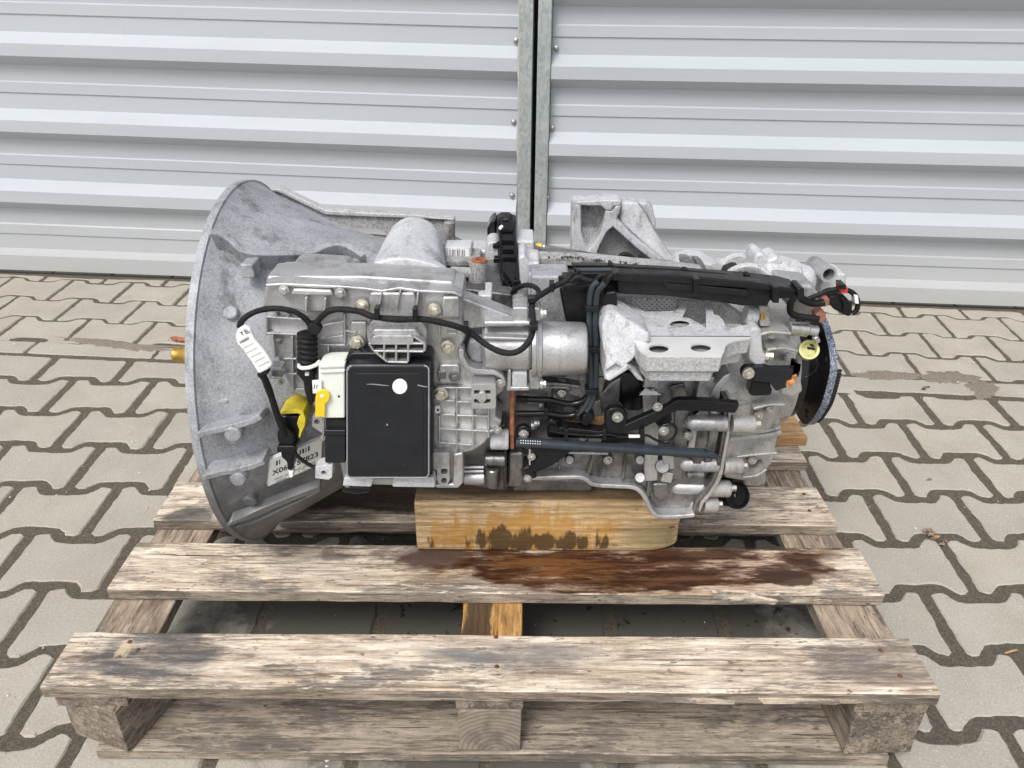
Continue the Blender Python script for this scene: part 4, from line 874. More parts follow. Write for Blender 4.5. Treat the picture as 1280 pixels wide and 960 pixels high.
# ---- clutch actuator
act = rod('clutch_actuator', (604, 433, .895), (664, 432, .895), 31, M['cast'], ch=.004, seg=40); act['label'] = 'smooth pale cylinder of the clutch actuator'
slab('actuator_rib', [(604, 402), (664, 402), (664, 408), (604, 409)], .868, .04, M['cast'], act, .004); slab('actuator_rib', [(604, 421), (662, 423), (662, 425.5), (604, 424.5)], .8625, .012, M['cast'], act, .001); slab('actuator_rib', [(605, 452), (637, 453), (637, 455), (605, 454.5)], .866, .01, M['cast'], act, .001)
slab('actuator_neck', [(586, 425), (605, 422), (605, 458), (588, 454), (582, 440)], .885, .04, M['bell'], act, .006)
slab('actuator_web', [(577, 372), (583, 374), (641, 396), (660, 402), (655, 410), (600, 410), (588, 412), (578, 404)], .885, .03, M['cast'], act, .003)
g = MB(); a = P(664.5, 434, .895); b_ = P(676.5, 434, .895); m = pxm(a)
g.rev([(a, 37*m), (a.lerp(b_, .4), 38.5*m), (a.lerp(b_, .45), 37*m), (a.lerp(b_, .55), 37*m), (a.lerp(b_, .6), 38.5*m), (b_, 37.5*m)], 40); g.build('actuator_flange', M['cast'], act, smooth_=25)
for pts in ([(664, 386), (670, 384), (676, 386), (677, 402), (663, 402)], [(660, 462), (678, 462), (678, 484), (673, 488), (660, 487)]): slab('flange_ear', pts, .878, .03, M['cast'], act, .003)
slab('ear_boss', rrect(641, 384.5, 660, 402, 2), .872, .03, M['cast'], act, .003); slab('ear_boss', rrect(640, 466, 659, 484, 2), .868, .03, M['frost'], act, .002); slab('ear_bracket', [(635, 463), (639, 463), (639, 484), (662, 484), (662, 489), (633, 489)], .866, .04, M['cast'], act, .002)
for u, v in ((678, 392), (677.5, 456), (677.5, 480)): bolt(u, v, .872, 5, 'cast', act, (1, 0, 0))
g = MB(); a = P(677, 435.5, .895); b_ = P(733, 435.5, .895); L = b_-a
g.rev([(a, 34.2*m), (a+L*.37, 34*m), (a+L*.375, 33.4*m), (a+L*.39, 33.4*m), (a+L*.395, 33.8*m), (a+L*.90, 33*m), (a+L*.965, 31.5*m), (a+L*.995, 28*m), (a+L, 24*m)], 48); g.build('actuator_drum', M['cast'], act, smooth_=35)

# ---- top fittings
slab('bar_code_box', rrect(556, 309, 589, 326, 2), 1.06, .035, M['frost'], None, .003)
slab('bar_code_label', rect(560, 311, 586, 323), 1.0598, .001, M['paper'], None, 0)
for k in range(7): slab('bar_code_line', rect(562+k*3, 312, 563+k*3+(k % 2), 321), 1.0590, .001, M['grey_ink'], None, 0)
slab('top_rail', [(556, 325), (600, 327), (600, 334), (557, 334)], 1.04, .06, M['dirty'], None, .003)
rod('pipe_stub', (563, 340, 1.0), (590, 341, 1.0), 7, M['dirty'])
slab('gap_shade_block', rect(563, 345, 600, 366), 1.02, .05, M['hole'], None, .003); slab('small_block', rect(597, 369, 615, 382), .95, .05, M['frost'], None, .003); slab('floor_web', [(577, 360), (640, 368), (640, 398), (600, 384), (578, 374)], .965, .03, M['case'], None, .003)  # first slab is no part: it paints a dark shaded gap
g = MB(); a, b_ = P(599, 326, 1.0), P(595, 362, 1.0); m = pxm(a); g.rev([(a+Vector((0, 0, -.002)), 8*m), (a, 11*m), (a.lerp(b_, .1), 11.3*m), (a.lerp(b_, .6), 11.3*m), (b_, 8*m)], 28); br = g.build('breather', M['dirty'], T)
g = MB(); g.rev([(a+Vector((0, 0, -.001)), 10.6*m), (a+Vector((0, 0, .002)), 10*m), (a+Vector((0, 0, .002)), 5*m), (a+Vector((0, 0, -.004)), 4.6*m)], 28, cap=False); g.build('breather_ring', M['rust'], br)
g = MB(); g.rev([(a+Vector((0, 0, -.006)), 5*m), (a+Vector((0, 0, -.003)), 5*m)], 20); g.build('breather_bore', M['hole'], br)
slab('case_lug', [(606, 318), (608, 305), (614, 301.5), (620, 302), (626, 308), (626, 330), (606, 330)], 1.08, .05, M['frost'], None, .004); slab('case_lug', [(590, 313), (625, 312), (625, 345), (612, 350), (590, 330)], 1.10, .05, M['frost'], None, .004)
slab('case_lug', [(644, 301), (668, 301), (668, 322), (664, 330), (652, 330), (648, 320)], 1.10, .06, M['frost'], None, .004)
slab('case_lug', [(648, 322), (655, 318), (662, 328), (675, 328), (675, 341), (662, 352), (662, 392), (652, 392), (650, 355)], 1.02, .06, M['frost'], None, .004)
rod('case_post', (670, 341, .99), (669, 372, .99), 9, M['frost'])
for u, v, y in ((674, 309, 1.13), (679, 341, 1.03)): rod('brass_fitting', (u-6, v, y), (u+4, v, y), 5.5, M['brass'], seg=6); rod('brass_fitting', (u+2, v, y), (u+7, v+1, y), 3.6, M['paper'])
slab('case_face', [(664, 345), (712, 345), (712, 404), (668, 404), (662, 395)], .965, .05, M['bell'], None, .004)
# tall black cover standing on the case
yc_ = lambda u, v: 1.13-(v-272)*.0013
tc = slab('cable_duct', [(620, 275), (624, 273), (626, 271.5), (637, 271.5), (640, 275), (645.5, 275), (644, 297), (648, 322), (649.5, 336), (650, 356), (645, 368), (639, 362), (625, 344), (623, 320), (624, 300), (621, 285)], yc_, .03, M['black'], T, .003); tc['label'] = 'upright ribbed black cable duct'
g = MB()
for v0, u0, u1 in ((290.5, 627, 642), (304.5, 627, 643), (316, 628, 642), (326, 628, 645)):
    a, b_ = P(u0, v0, yc_(0, v0)-.003), P(u1, v0, yc_(0, v0)-.003); g.ngon([a, b_, b_+Vector((0, 0, .003)), a+Vector((0, 0, .003))], (0, .006, 0))
g.build('duct_ribs', M['gloss'], tc)
for pts in ([(621, 276), (624, 276), (627, 300), (626, 320), (627, 343), (641, 361), (639, 364), (624, 345), (622, 320), (624, 301)], [(640, 277), (645, 275), (645, 297), (649, 322), (651, 356), (647, 357), (645, 322), (642, 298)]): slab('duct_edge', pts, lambda u, v: yc_(u, v)-.006, .012, M['black'], tc, .0015)
slab('duct_lobe', [(609, 300), (609, 286), (614, 276), (620, 273), (622, 300)], 1.12, .04, M['gloss'], tc, .004); slab('duct_mouth', [(628, 274), (636, 274), (636, 281), (632, 283), (628, 281)], yc_(0, 275)-.004, .01, M['gloss'], tc, .002)
slab('duct_tag', [(623, 285), (627, 282), (629.5, 283.5), (626, 288), (623, 288)], yc_(0, 285)-.008, .006, M['paper'], tc, .001)
slab('duct_foot', [(627, 345), (640, 360), (640, 382), (629, 384)], 1.0, .03, M['gloss'], tc, .003)
for u, v in ((620, 308), (621, 326), (646, 354), (642, 362)): slab('duct_tie', rrect(u-4, v-3, u+4, v+3, 1), yc_(u, v)-.008, .014, M['gloss'], tc, .001)
# ---- long black cable tray
tr = slab('cable_tray', [(771, 346), (846, 349), (940, 356), (984, 361), (1003, 366), (1001, 374), (976, 374), (963, 376), (960, 383), (928, 383), (905, 379), (874, 375.5), (834, 371), (771, 368)], .925, .05, M['black'], T, .003); tr['label'] = 'long black cable tray along the top of the case'
slab('tray_lid', [(771, 341), (846, 344), (940, 352.5), (985, 360), (1003, 366), (985, 366), (940, 361), (846, 354.5), (771, 352)], .918, .02, M['black'], tr, .002)
slab('tray_lid', [(720, 341), (771, 341), (771, 352), (740, 349), (724, 349)], .93, .02, M['black'], tr, .002)
slab('tray_rail', [(714, 331), (760, 332), (846, 336.5), (900, 341.5), (940, 346), (984, 355.5), (984, 359), (940, 350), (900, 345.5), (846, 340.5), (760, 336), (716, 335)], .958, .012, M['gloss'], tr, .0015)
slab('tray_rail', [(722, 337.5), (760, 337.5), (846, 341.5), (900, 346), (940, 351), (984, 359), (984, 361), (940, 353.5), (900, 348.5), (846, 344), (760, 340), (722, 340)], .935, .010, M['slate'], tr, .001)
slab('tray_floor', [(718, 336), (846, 341), (940, 350), (984, 359), (984, 366), (940, 360), (846, 352), (718, 348)], .966, .008, M['gloss'], tr, .001)
slab('tray_step', [(828, 353), (880, 357), (936, 363), (936, 372), (880, 366), (834, 362)], .919, .03, M['black'], tr, .002)
for u, v in ((871, 357), (970, 367)): slab('tray_clip', rrect(u-4, v-8, u+4, v+12, 1), .909, .02, M['gloss'], tr, .0015)
for u, v in ((764, 334), (857, 340), (935, 346)): slab('tray_peg', rrect(u-3, v-3, u+3, v+3, 1), .952, .012, M['rubber'], tr, .001)
slab('tray_end', rrect(997, 360, 1006, 374, 3), .912, .03, M['gloss'], tr, .003)
bx_ = slab('black_shield', [(699, 361), (706, 356), (741, 354), (744, 362), (744, 412), (708, 407)], .93, .05, M['black'], T, .004)
slab('shield_lip', [(703, 358), (739, 356), (739, 363), (712, 365)], .925, .02, M['black'], bx_, .002)
slab('tray_ledge', [(750, 373), (757, 366), (771, 364), (772, 384), (750, 382)], .912, .04, M['black'], tr, .003)
slab('tray_back', [(712, 345), (772, 345), (772, 366), (748, 372), (712, 358)], .948, .02, M['gloss'], tr, .002)
for pts, ys, r in (([(714, 352), (722, 346), (733, 350), (742, 352), (750, 357), (752, 366), (748, 380), (745, 400)], .915, 3.4), ([(718, 345), (724, 338), (722, 349)], .92, 2.2), ([(742, 354), (750, 345), (757, 344), (754, 352), (750, 360)], .912, 3.0), ([(752, 360), (758, 353), (762, 346), (769, 344)], .91, 3.2), ([(704, 349), (700, 346), (703, 352), (714, 351)], .915, 2.5)): hose('tray_cable', pts, ys, r, M['rubber'], tr)
slab('tray_tie', rrect(766, 341, 774, 351, 2), .905, .02, M['gloss'], tr, .002)
for pts, r in (([(748, 352), (741, 358), (737.5, 370), (736.5, 390), (737, 420), (738, 450), (739, 478), (737, 496), (731, 508), (722, 518)], 3.6), ([(756, 354), (748, 362), (745, 375), (744, 400), (744.5, 430), (745, 460), (744, 482), (741, 500), (733, 514)], 3.8)): hose('air_pipe', pts, .90, r, M['slate'])
for v in (387, 438, 491): slab('pipe_tie', rrect(732, v-3, 749, v+3, 1), .892, .018, M['black'], None, .0015)
slab('case_shade_wall', [(745, 395), (760, 395), (760, 480), (746, 500)], .95, .03, M['black'], None, .004)  # black slab added to paint the shade beside the pipes
# ---- near mounting bracket
zp = P(850, 446, .815).z
def padpts(l, z): return [PZ(u, v, z) for u, v in l]
pad = [(791, 421), (797, 434), (802, 440), (809, 444.5), (902, 445), (905, 440), (907, 432), (912, 428), (920, 425), (938, 422), (938, 416), (817, 416)]
g = MB(); g.solid([padpts(pad, zp), padpts(disc(823.5, 435.5, 12.5, 5.2, 24), zp), padpts(disc(876, 434.5, 12.8, 5.2, 24), zp)], (0, 0, -.0022))
mb_ = g.build('mount_bracket', M['machined'], T, bevel=0); mb_['label'] = 'pale machined mounting pad with two holes'
yf = PZ(850, 445, zp).y
def down(l, dz, z=None): return [p+Vector((0, 0, -dz)) for p in padpts(l, zp)]
skin = [(791, 421), (797, 434), (802, 440), (809, 444.5), (902, 445), (905, 440), (907, 432), (912, 428), (920, 425), (938, 422)]
backy = PZ(850, 416, zp).y+.03
lo = []
for dz, k in ((.0008, 0), (.021, .001), (.026, .0065), (.038, .008)):
    pts_ = down(skin, dz); cx = sum(p.x for p in pts_)/len(pts_); out = []
    for p in pts_: out.append(Vector((p.x+(k if p.x < cx else -k), p.y+k, p.z)))
    out += [Vector((out[-1].x, backy, out[-1].z)), Vector((out[0].x, backy, out[0].z))]; lo.append(out)
g = MB()
n_ = len(lo[0])
g.v = [p for l in lo for p in l]; g.f = [(i*n_+k, i*n_+(k+1) % n_, (i+1)*n_+(k+1) % n_, (i+1)*n_+k) for i in range(3) for k in range(n_)]; g.f.append(tuple(range(3*n_, 4*n_)))
g.build('pad_body', M['bell_pad'], mb_, smooth_=30)
for u, v in ((823.5, 437), (876, 436)):
    q = PZ(u, v, zp-.010); g = MB(); g.cyl(q+Vector((0, 0, -.001)), q, .0135); g.build('hole_floor', M['rear'], mb_)
slab('bracket_arm', [(757, 392), (764, 384), (771, 390), (779, 396), (790, 402), (800, 409), (810, 416), (815, 424), (802, 440), (790, 452), (784, 456), (774, 464), (756, 478), (755, 462), (756, 448), (753, 425), (753, 408)], lambda u, v: .850+max(0, (420-v))*.0014, .06, M['streak'], mb_, .004)
for pts in ([(756, 461), (770, 451), (776, 456), (774, 458.5), (770, 455), (757, 464)], [(757, 475), (784, 456), (792, 463), (800, 470), (806, 478), (797, 475), (786, 462), (762, 477)]): slab('arm_rib', pts, .846, .04, M['streak'], mb_, .002)
slab('bracket_web', [(770, 369), (780, 378), (794, 386), (808, 392), (821, 392), (845, 391), (852, 384), (859, 374), (863, 376), (857, 388), (852, 399), (862, 400), (874, 406), (884, 413), (884, 396), (881, 378), (886, 377), (891, 385), (893, 395), (900, 397), (905, 402), (908, 411), (918, 413), (927, 410), (937, 409), (939, 420), (812, 420), (795, 412), (782, 400), (772, 385)],
     lambda u, v: .868+max(0, (421-v))*.0022, .007, M['streak'], mb_, .003, holes=[disc(850, 406.5, 13, 5.5, 20)])
slab('web_floor', [(770, 372), (905, 378), (935, 400), (930, 418), (800, 418), (776, 395)], .965, .02, M['dirty'], mb_, .002)
# diamond tread cast into the bracket floor
def tread(u0, v0, u1, v1, y, parent, du=7, mat='frost', inside=None):
    g = MB()
    for s_ in (1, -1):
        k = -14
        while k < 30:
            pts_ = []
            for t in range(25):
                u = u0+(u1-u0)*t/24; v = v0+(k*du*.8+s_*(u-u0)*.9)
                if v0 <= v <= v1 and (inside is None or inside(u, v)): pts_.append(P(u, v, y))
            if len(pts_) >= 2: g.tube(pts_, .0012, 5, sub=1)
            k += 1
    if g.v: g.build('tread_lines', M[mat], parent)
tread(790, 372, 845, 391, .964, mb_)
slab('socket_well', disc(850, 406.5, 13.5, 6), .93, .01, M['hole'], mb_, 0)
# ---- far mounting bracket
fb = slab('mount_bracket', [(714.5, 320), (715, 262), (716, 255), (720, 252), (760, 250.5), (775, 250.5), (797, 252.5), (811, 253), (815, 258), (819.5, 276), (819.5, 292), (843, 326), (842, 338), (714, 338)], 1.275, .012, M['dirty'], T, .004); fb['label'] = 'frosted webbed bracket standing on the far side of the case'
slab('bracket_column', [(714.5, 322), (715, 262), (717, 254), (726.5, 255), (727, 290), (731, 304), (736, 313), (743, 322)], 1.24, .04, M['streak'], fb, .004)
slab('bracket_top', [(716, 255), (720, 252), (760, 250), (777, 250.5), (776, 257), (768, 258), (764, 264), (757, 263), (752, 258), (727, 257)], 1.24, .04, M['streak'], fb, .003)
slab('bracket_strut', [(757, 263), (765, 264), (770, 257), (777, 256), (775, 266), (771, 274), (790, 294), (815, 314), (838, 333), (826, 334), (796, 311), (775, 292), (766, 284), (759, 290), (750, 307), (746, 318), (740, 322), (733, 315), (742, 306), (751, 290), (755, 276)], 1.24, .05, M['streak'], fb, .003)
slab('bracket_strut', [(777, 252), (797, 252.5), (806, 265), (818, 287), (830, 307), (846, 328), (834, 330), (808, 308), (786, 288), (774, 277), (776, 265)], lambda u, v: 1.25+.0004*max(0, 300-v), .03, M['streak'], fb, .005)
slab('bracket_strut', [(797, 253), (811, 253), (816, 259), (820, 276), (820, 292), (812, 278), (803, 262)], 1.265, .03, M['streak'], fb, .005)
tread(727, 284, 750, 316, 1.2735, fb, 4.5, 'frost', lambda u, v: abs(u-738) < 12-max(0, v-300)*.6)
hose('small_hose', [(772, 327), (776, 320), (782, 318), (790, 322), (798, 327)], 1.2, 3.2, M['rubber'])
slab('top_strip', [(672, 322), (712, 322), (745, 325), (838, 334), (880, 339), (880, 346), (838, 341), (745, 334), (672, 331)], 1.06, .03, M['dirty'], T, .002)
g = MB()
for k in range(60):
    u = 673+k*3.3; v = 321.5+max(0, (u-712))*.105; p = P(u, v, 1.055+random.uniform(0, .02)); s_ = random.uniform(.001, .0035); g.add([p+q*s_ for q in bm_], [(0,2,4),(2,1,4),(1,3,4),(3,0,4),(2,0,5),(1,2,5),(3,1,5),(0,3,5)])
tag(g.build('caked_dirt', M['dirt'], T), kind='stuff')
for u, v, r in ((866, 329, 8), (900, 338, 7)): p = P(u, v+6, 1.15); g = MB(); m = pxm(p); g.rev([(p-Vector((0, 0, .01)), r*1.6*m), (p+Vector((0, 0, .004)), r*1.3*m), (p+Vector((0, 0, .005)), r*m), (p+Vector((0, 0, .012)), r*.95*m), (p+Vector((0, 0, .013)), r*.5*m)], 16); g.build('top_plug', M['frost'], T)
slab('top_casting', [(842, 340), (852, 329), (868, 327), (884, 328), (893, 334), (912, 339), (928, 331), (944, 330), (950, 352), (848, 348)], 1.12, .06, M['frost'], None, .005)
# ---- case details in the open middle
slab('case_side', [(690, 470), (735, 470), (735, 540), (690, 560), (645, 560), (645, 490)], .93, .03, M['dirty'], None, .006)
slab('sump_wall', [(645, 556), (700, 560), (790, 556), (868, 566), (884, 600), (880, 634), (862, 636), (826, 638), (815, 634), (804, 613), (794, 602), (742, 599), (730, 590), (660, 590)], .925, .10, M['case'], T, .006)
g = MB(); g.bar(smooth([P(u, v, .925) for u, v in [(665, 590), (706, 589), (728, 590), (741, 598), (766, 600), (791, 602), (803, 612), (811, 628), (820, 637), (842, 638), (866, 636)]], 4), .034, .007); g.build('sump_rail', M['cast'], T, bevel=.002)
for pts in ([(742, 560), (746, 560), (738, 597), (733, 594)], [(782, 556), (785, 556), (781, 600), (777, 600)], [(812, 560), (814, 560), (812, 622), (808, 620)], [(700, 565), (703, 565), (701, 588), (697, 588)]): slab('sump_rib', pts, .919, .02, M['case'], None, .002)
rod('sump_boss', (800, 597, .905), (800, 597, .93), 7, M['case']); slab('sump_pad', [(816, 605), (836, 604), (838, 622), (824, 628), (816, 620)], .917, .02, M['case'], None, .004)
slab('case_hump', [(770, 470), (783, 462), (800, 470), (812, 486), (810, 508), (796, 530), (780, 520), (770, 500)], .93, .04, M['gloss'], None, .012, seg=4)
slab('case_web', [(742, 500), (764, 478), (778, 470), (774, 505), (762, 530), (742, 530)], .922, .03, M['case'], None, .004)
slab('case_panel', [(812, 470), (905, 462), (900, 505), (880, 556), (815, 560)], lambda u, v: .93+max(0, 505-v)*.0010, .05, M['case'], None, .01)
slab('case_arch', [(887, 500), (893, 484), (905, 470), (914, 466), (912, 474), (902, 486), (897, 503)], .905, .03, M['cast'], None, .003)
rod('black_pipe', (0+645, 498.5, .905), (660, 499, .905), 4.6, M['rubber'])
hose('coolant_pipe', [(645, 498), (665, 499), (688, 500), (705, 504), (718, 504.5), (730, 500), (738, 490)], .905, 4.0, M['gloss']); hose('coolant_pipe', [(645, 517), (665, 517), (684, 517), (702, 519.5), (716, 519), (726, 514)], .905, 4.0, M['gloss'])
g = MB()
for (u, v) in ((683, 517), (722, 521)): pass
for u, v in ((683, 518), (722, 520)): slab('pipe_clip', rrect(u-3, v-7, u+3, v+7, 1), .897, .016, M['black'], None, .0015)
for u, v in ((676, 506), (670, 529), (666, 532)): bolt(u, v, .92, 4.4, 'cast', None, (1, 0, 0))
tb = MB(); a = P(645, 552.5, .882); b_ = P(902, 568, .882); m = pxm(a)
d = (b_-a).normalized(); nseg = 20; u_ = Vector((0, 1, 0)); w_ = d.cross(u_).normalized(); vs_ = []
for s_, r in ((a, 6.2*m), (None, 6.2*m), (None, 5.0*m), (a, 5.0*m)):
    for k in range(nseg):
        an = 2*math.pi*k/nseg; off = (u_*math.cos(an)+w_*math.sin(an))*r
        base = a if s_ is not None else b_-d*((off.z+.006)*2.2)
        vs_.append(base+off)
tb.add(vs_, [(i*nseg+k, i*nseg+(k+1) % nseg, ((i+1) % 4)*nseg+(k+1) % nseg, ((i+1) % 4)*nseg+k) for i in range(3) for k in range(nseg)])
hp = tb.build('drain_hose', M['slate'], T, smooth_=50); hp['label'] = 'straight slate grey hose cut off at an angle'
g = MB()
for k in range(9):
    for j in range(2): q = P(651+k*3, 550.5+j*3.2+k*.16, .8748); g.box(q, (.0014, .0006, .0012))
g.build('hose_print', M['paper'], hp)
bk = slab('support_strap', [(776, 543), (780, 532), (800, 523), (835, 508), (843, 502), (850, 500), (885, 501), (925, 505), (922, 513), (919, 517), (880, 514.5), (846, 514), (838, 517), (825, 525), (804, 536)], .885, .012, M['black'], T, .002); bk['label'] = 'black strap bracket bent like a dog leg'
slab('strap_lug', disc(829, 523, 11.5, 12.5, 20), .892, .012, M['black'], bk, .003); slab('strap_lug', [(756, 516), (762, 511), (772, 509.5), (781, 513), (785, 521), (785, 545), (756, 547)], .886, .014, M['black'], bk, .004)
slab('strap_channel', [(700, 534), (760, 540), (784, 540), (784, 549), (758, 550), (684, 548), (686, 524), (696, 526)], .893, .02, M['gloss'], bk, .004)
slab('rusty_shelf', [(702, 528), (758, 520), (758, 540), (702, 536)], .912, .02, M['leaf'], None, .003)
slab('fin_plate', [(728, 520), (738, 515), (744, 522), (734, 534), (726, 531)], .90, .014, M['black'], None, .002)
for u, v, r in ((772, 521.5, 5.2), (829.5, 538.5, 4.8), (822, 508.5, 4.6)): bolt(u, v, .882, r, 'steel', bk)
slab('bolt_lug', disc(654.5, 542.5, 10, 9.5, 20), .893, .012, M['black'], None, .003); bolt(654.5, 543, .889, 4.8, 'steel')
slab('support_strap', [(652, 586), (660, 580), (672, 573), (660, 557), (672, 553), (722, 558), (706, 572), (690, 583), (668, 592), (662, 597)], .884, .014, M['black'], None, .003)
slab('strap_foot', [(652, 586), (662, 583), (668, 592), (672, 598), (662, 600)], .882, .03, M['black'], None, .003)
for u, v in ((664.5, 571), (659.5, 598)): bolt(u, v, .882, 3.8, 'steel')
slab('washer_plate', rect(661, 562, 663.5, 582), .88, .02, M['cast'], None, .0008)
hose('thin_cable', [(686, 538), (700, 541), (720, 543), (745, 544.5), (760, 543), (775, 546), (795, 546), (808, 544), (818, 549), (828, 553), (838, 550), (845, 542), (845, 534), (838, 530), (828, 532)], .884, 1.7, M['gloss'])
for u in (708, 756, 803): slab('pipe_clip', rrect(u-2.5, 537, u+2.5, 551, 1), .879, .016, M['black'], None, .001)
slab('wire_marks', rect(786, 545, 800, 547.5), .8815, .004, M['paper'], None, .0005)
# ribs, webs and bosses cast into the side of the case
def cbar(pts, y, w_, t, mat='case', name='case_rib'):
    g = MB(); g.bar(smooth([P(u, v, y) for u, v in pts], 4), w_, t); g.build(name, M[mat], T, bevel=.0015)
cbar([(742, 553), (780, 551), (815, 556), (850, 560), (878, 566)], .921, .02, .005); cbar([(815, 470), (812, 500), (814, 540), (813, 600)], .921, .006, .02, 'cast'); cbar([(846, 480), (852, 510), (850, 560), (843, 598)], .924, .006, .02)
cbar([(884, 470), (878, 500), (872, 540), (866, 570)], .918, .006, .02, 'cast'); cbar([(748, 470), (742, 500), (745, 530), (742, 560)], .918, .006, .02); cbar([(690, 560), (720, 562), (760, 563)], .919, .02, .004, 'cast')
cbar([(660, 478), (690, 476), (725, 480)], .924, .02, .005); cbar([(700, 470), (698, 500), (690, 535)], .923, .006, .018); cbar([(834, 566), (836, 585), (832, 602)], .916, .006, .016, 'cast')
for u, v, r in ((828, 583, 9), (860, 545, 6), (800, 575, 6), (760, 575, 7), (712, 575, 6), (728, 545, 7), (702, 492, 6)): rod('case_boss', (u, v, .93), (u, v, .912), r, M['case'])
for u, v in ((860, 545), (760, 575), (702, 492), (893, 512)): bolt(u, v, .912, 4, 'steel')
for pts in ([(943, 415), (960, 410), (985, 412)], [(955, 432), (975, 430), (994, 434)], [(938, 505), (960, 500), (978, 500)], [(918, 565), (940, 562), (968, 560)], [(925, 590), (942, 588), (955, 580)]): cbar(pts, .948, .03, .004, 'rear', 'housing_rib')
for u, v, y in ((965, 418, .95), (985, 446, .965), (948, 520, .94), (962, 512, .95), (940, 575, .95)): rod('housing_boss', (u, v, y+.03), (u, v, y-.004), 5.5, M['rear']); bolt(u, v, y-.005, 3.2, 'steel')
slab('clamp_block', [(975, 468), (1000, 466), (1004, 490), (990, 498), (976, 494)], .965, .05, M['rear'], None, .004)
# ---- bolt towers either side of the rear joint
for (u0, u1, u2, v, r, bu, mt) in ((866, 907, 942, 529, 10.5, 944, 'zinc'), (856, 897, 927, 581, 9.5, 928, 'steel'), (846, 878, 912, 609, 9.8, 914, 'steel'), (868, 872, 896, 629, 9.5, 897, 'steel')):
    yy = .914 if v < 560 else (.924 if v < 600 else .932)
    a, b_ = P(u0, v-1, yy), P(u1, v, yy); m = pxm(a); g = MB(); d = b_-a
    g.rev([(a-d.normalized()*r*m*.9, r*.25*m), (a-d.normalized()*r*m*.6, r*.72*m), (a, r*.97*m), (b_, r*m)], 24); g.build('bolt_tower', M['cast'], T, smooth_=60)
    a, b_ = P(u1+7, v+1, yy), P(u2, v+2, yy); g = MB(); g.rev([(a, r*1.1*m), (b_-Vector((.002, 0, 0)), r*1.1*m), (b_, r*m)], 24); g.build('bolt_tower', M['rear'], T, smooth_=50)
    bolt(0, 0, 0, r*.44, mt, None, (1, 0, 0), p=P(bu, v+1, yy), washer=1.2, h=1.5)
rod('bolt_tower', (858, 593, .92), (880, 593, .92), 5.5, M['case'])
slab('joint_gasket', [(905, 500), (911, 500), (909, 520), (907, 545), (903, 566), (899, 590), (893, 605), (884, 618), (874, 628), (870, 640), (866, 640), (870, 626), (880, 614), (889, 602), (895, 586), (899, 564), (903, 543), (905, 520)], .914, .03, M['case'], None, .002)
slab('joint_gasket', [(912, 500), (916, 500), (914, 522), (912, 547), (908, 568), (904, 592), (898, 607), (889, 620), (880, 630), (876, 640), (873, 640), (876, 628), (886, 617), (894, 604), (900, 588), (904, 566), (908, 545), (910, 522)], .912, .03, M['rear'], None, .002)
for pts in ([(866, 538), (872, 538), (868, 560), (862, 560)], [(896, 538), (899, 538), (894, 560), (890, 560)]): slab('case_rib', pts, .918, .02, M['cast'], None, .002)
# rear housing ribs and skirt
slab('housing_skirt', [(908, 500), (930, 480), (975, 470), (982, 478), (978, 510), (975, 540), (967, 580), (958, 590), (946, 603), (928, 604), (905, 600), (906, 570), (912, 540)], lambda u, v: .928+(u-908)*.0010, .10, M['rear'], T, .012, seg=4)
for pts in ([(912, 548), (940, 545), (960, 543), (977, 538), (978, 543), (960, 548), (940, 550), (912, 553)], [(938, 538), (960, 538), (976, 533), (977, 537), (955, 542), (938, 543)], [(905, 503), (935, 501), (960, 497), (980, 492), (981, 496), (960, 502), (930, 507), (905, 509)]): slab('housing_rib', pts, lambda u, v: .918+(u-908)*.0010, .03, M['rear'], rear, .002)
slab('housing_upper', [(930, 460), (935, 412), (941, 392), (950, 380), (965, 376), (985, 378), (990, 392), (990, 402), (995, 425), (999, 448), (1000, 462), (985, 478), (945, 470)], lambda u, v: .955+max(0, 430-v)*.0008+(u-930)*.0006, .12, M['rear'], T, .014, seg=4)
slab('bolt_pillar', [(936, 452), (937, 414), (942, 409), (952, 412), (954, 440), (960, 446), (957, 456), (945, 458)], .925, .05, M['frost'], None, .006, seg=3); bolt(0, 0, 0, 5.5, 'zinc', None, (1, -.2, 0), p=P(959, 445, .93), h=1.4)
rod('bolt_pillar', (931, 392, .955), (946, 394, .955), 12, M['frost']); slab('seal_plate', [(948, 382), (962, 382), (964, 409), (950, 409)], .945, .03, M['rear'], None, .003); slab('seal_brass', rrect(951, 392, 957, 400, 2), .943, .004, M['brass'], None, .001)
# black guard with a torn rusty corner
gd = slab('guard_plate', [(940, 460), (952, 459), (966, 462), (999, 462), (1000, 456), (996, 455), (1001, 462), (999, 470), (990, 478), (985, 484), (970, 489), (962, 479), (940, 477)], .915, .014, M['ecu'], T, .002); gd['label'] = 'black guard plate with a torn rusty corner'
slab('torn_corner', [(982, 484), (984, 478), (990, 476), (992, 471), (997, 469), (996, 476), (990, 481), (987, 485)], .911, .008, M['orange'], gd, .001, rough=.002)
slab('guard_underside', [(940, 477), (962, 478), (966, 488), (964, 495), (940, 496), (936, 492)], .925, .02, M['gloss'], gd, .003)
slab('washer', disc(935.5, 467, 9), .912, .01, M['rubber'], None, .002); bolt(935.5, 467, .908, 5.6, 'zinc')
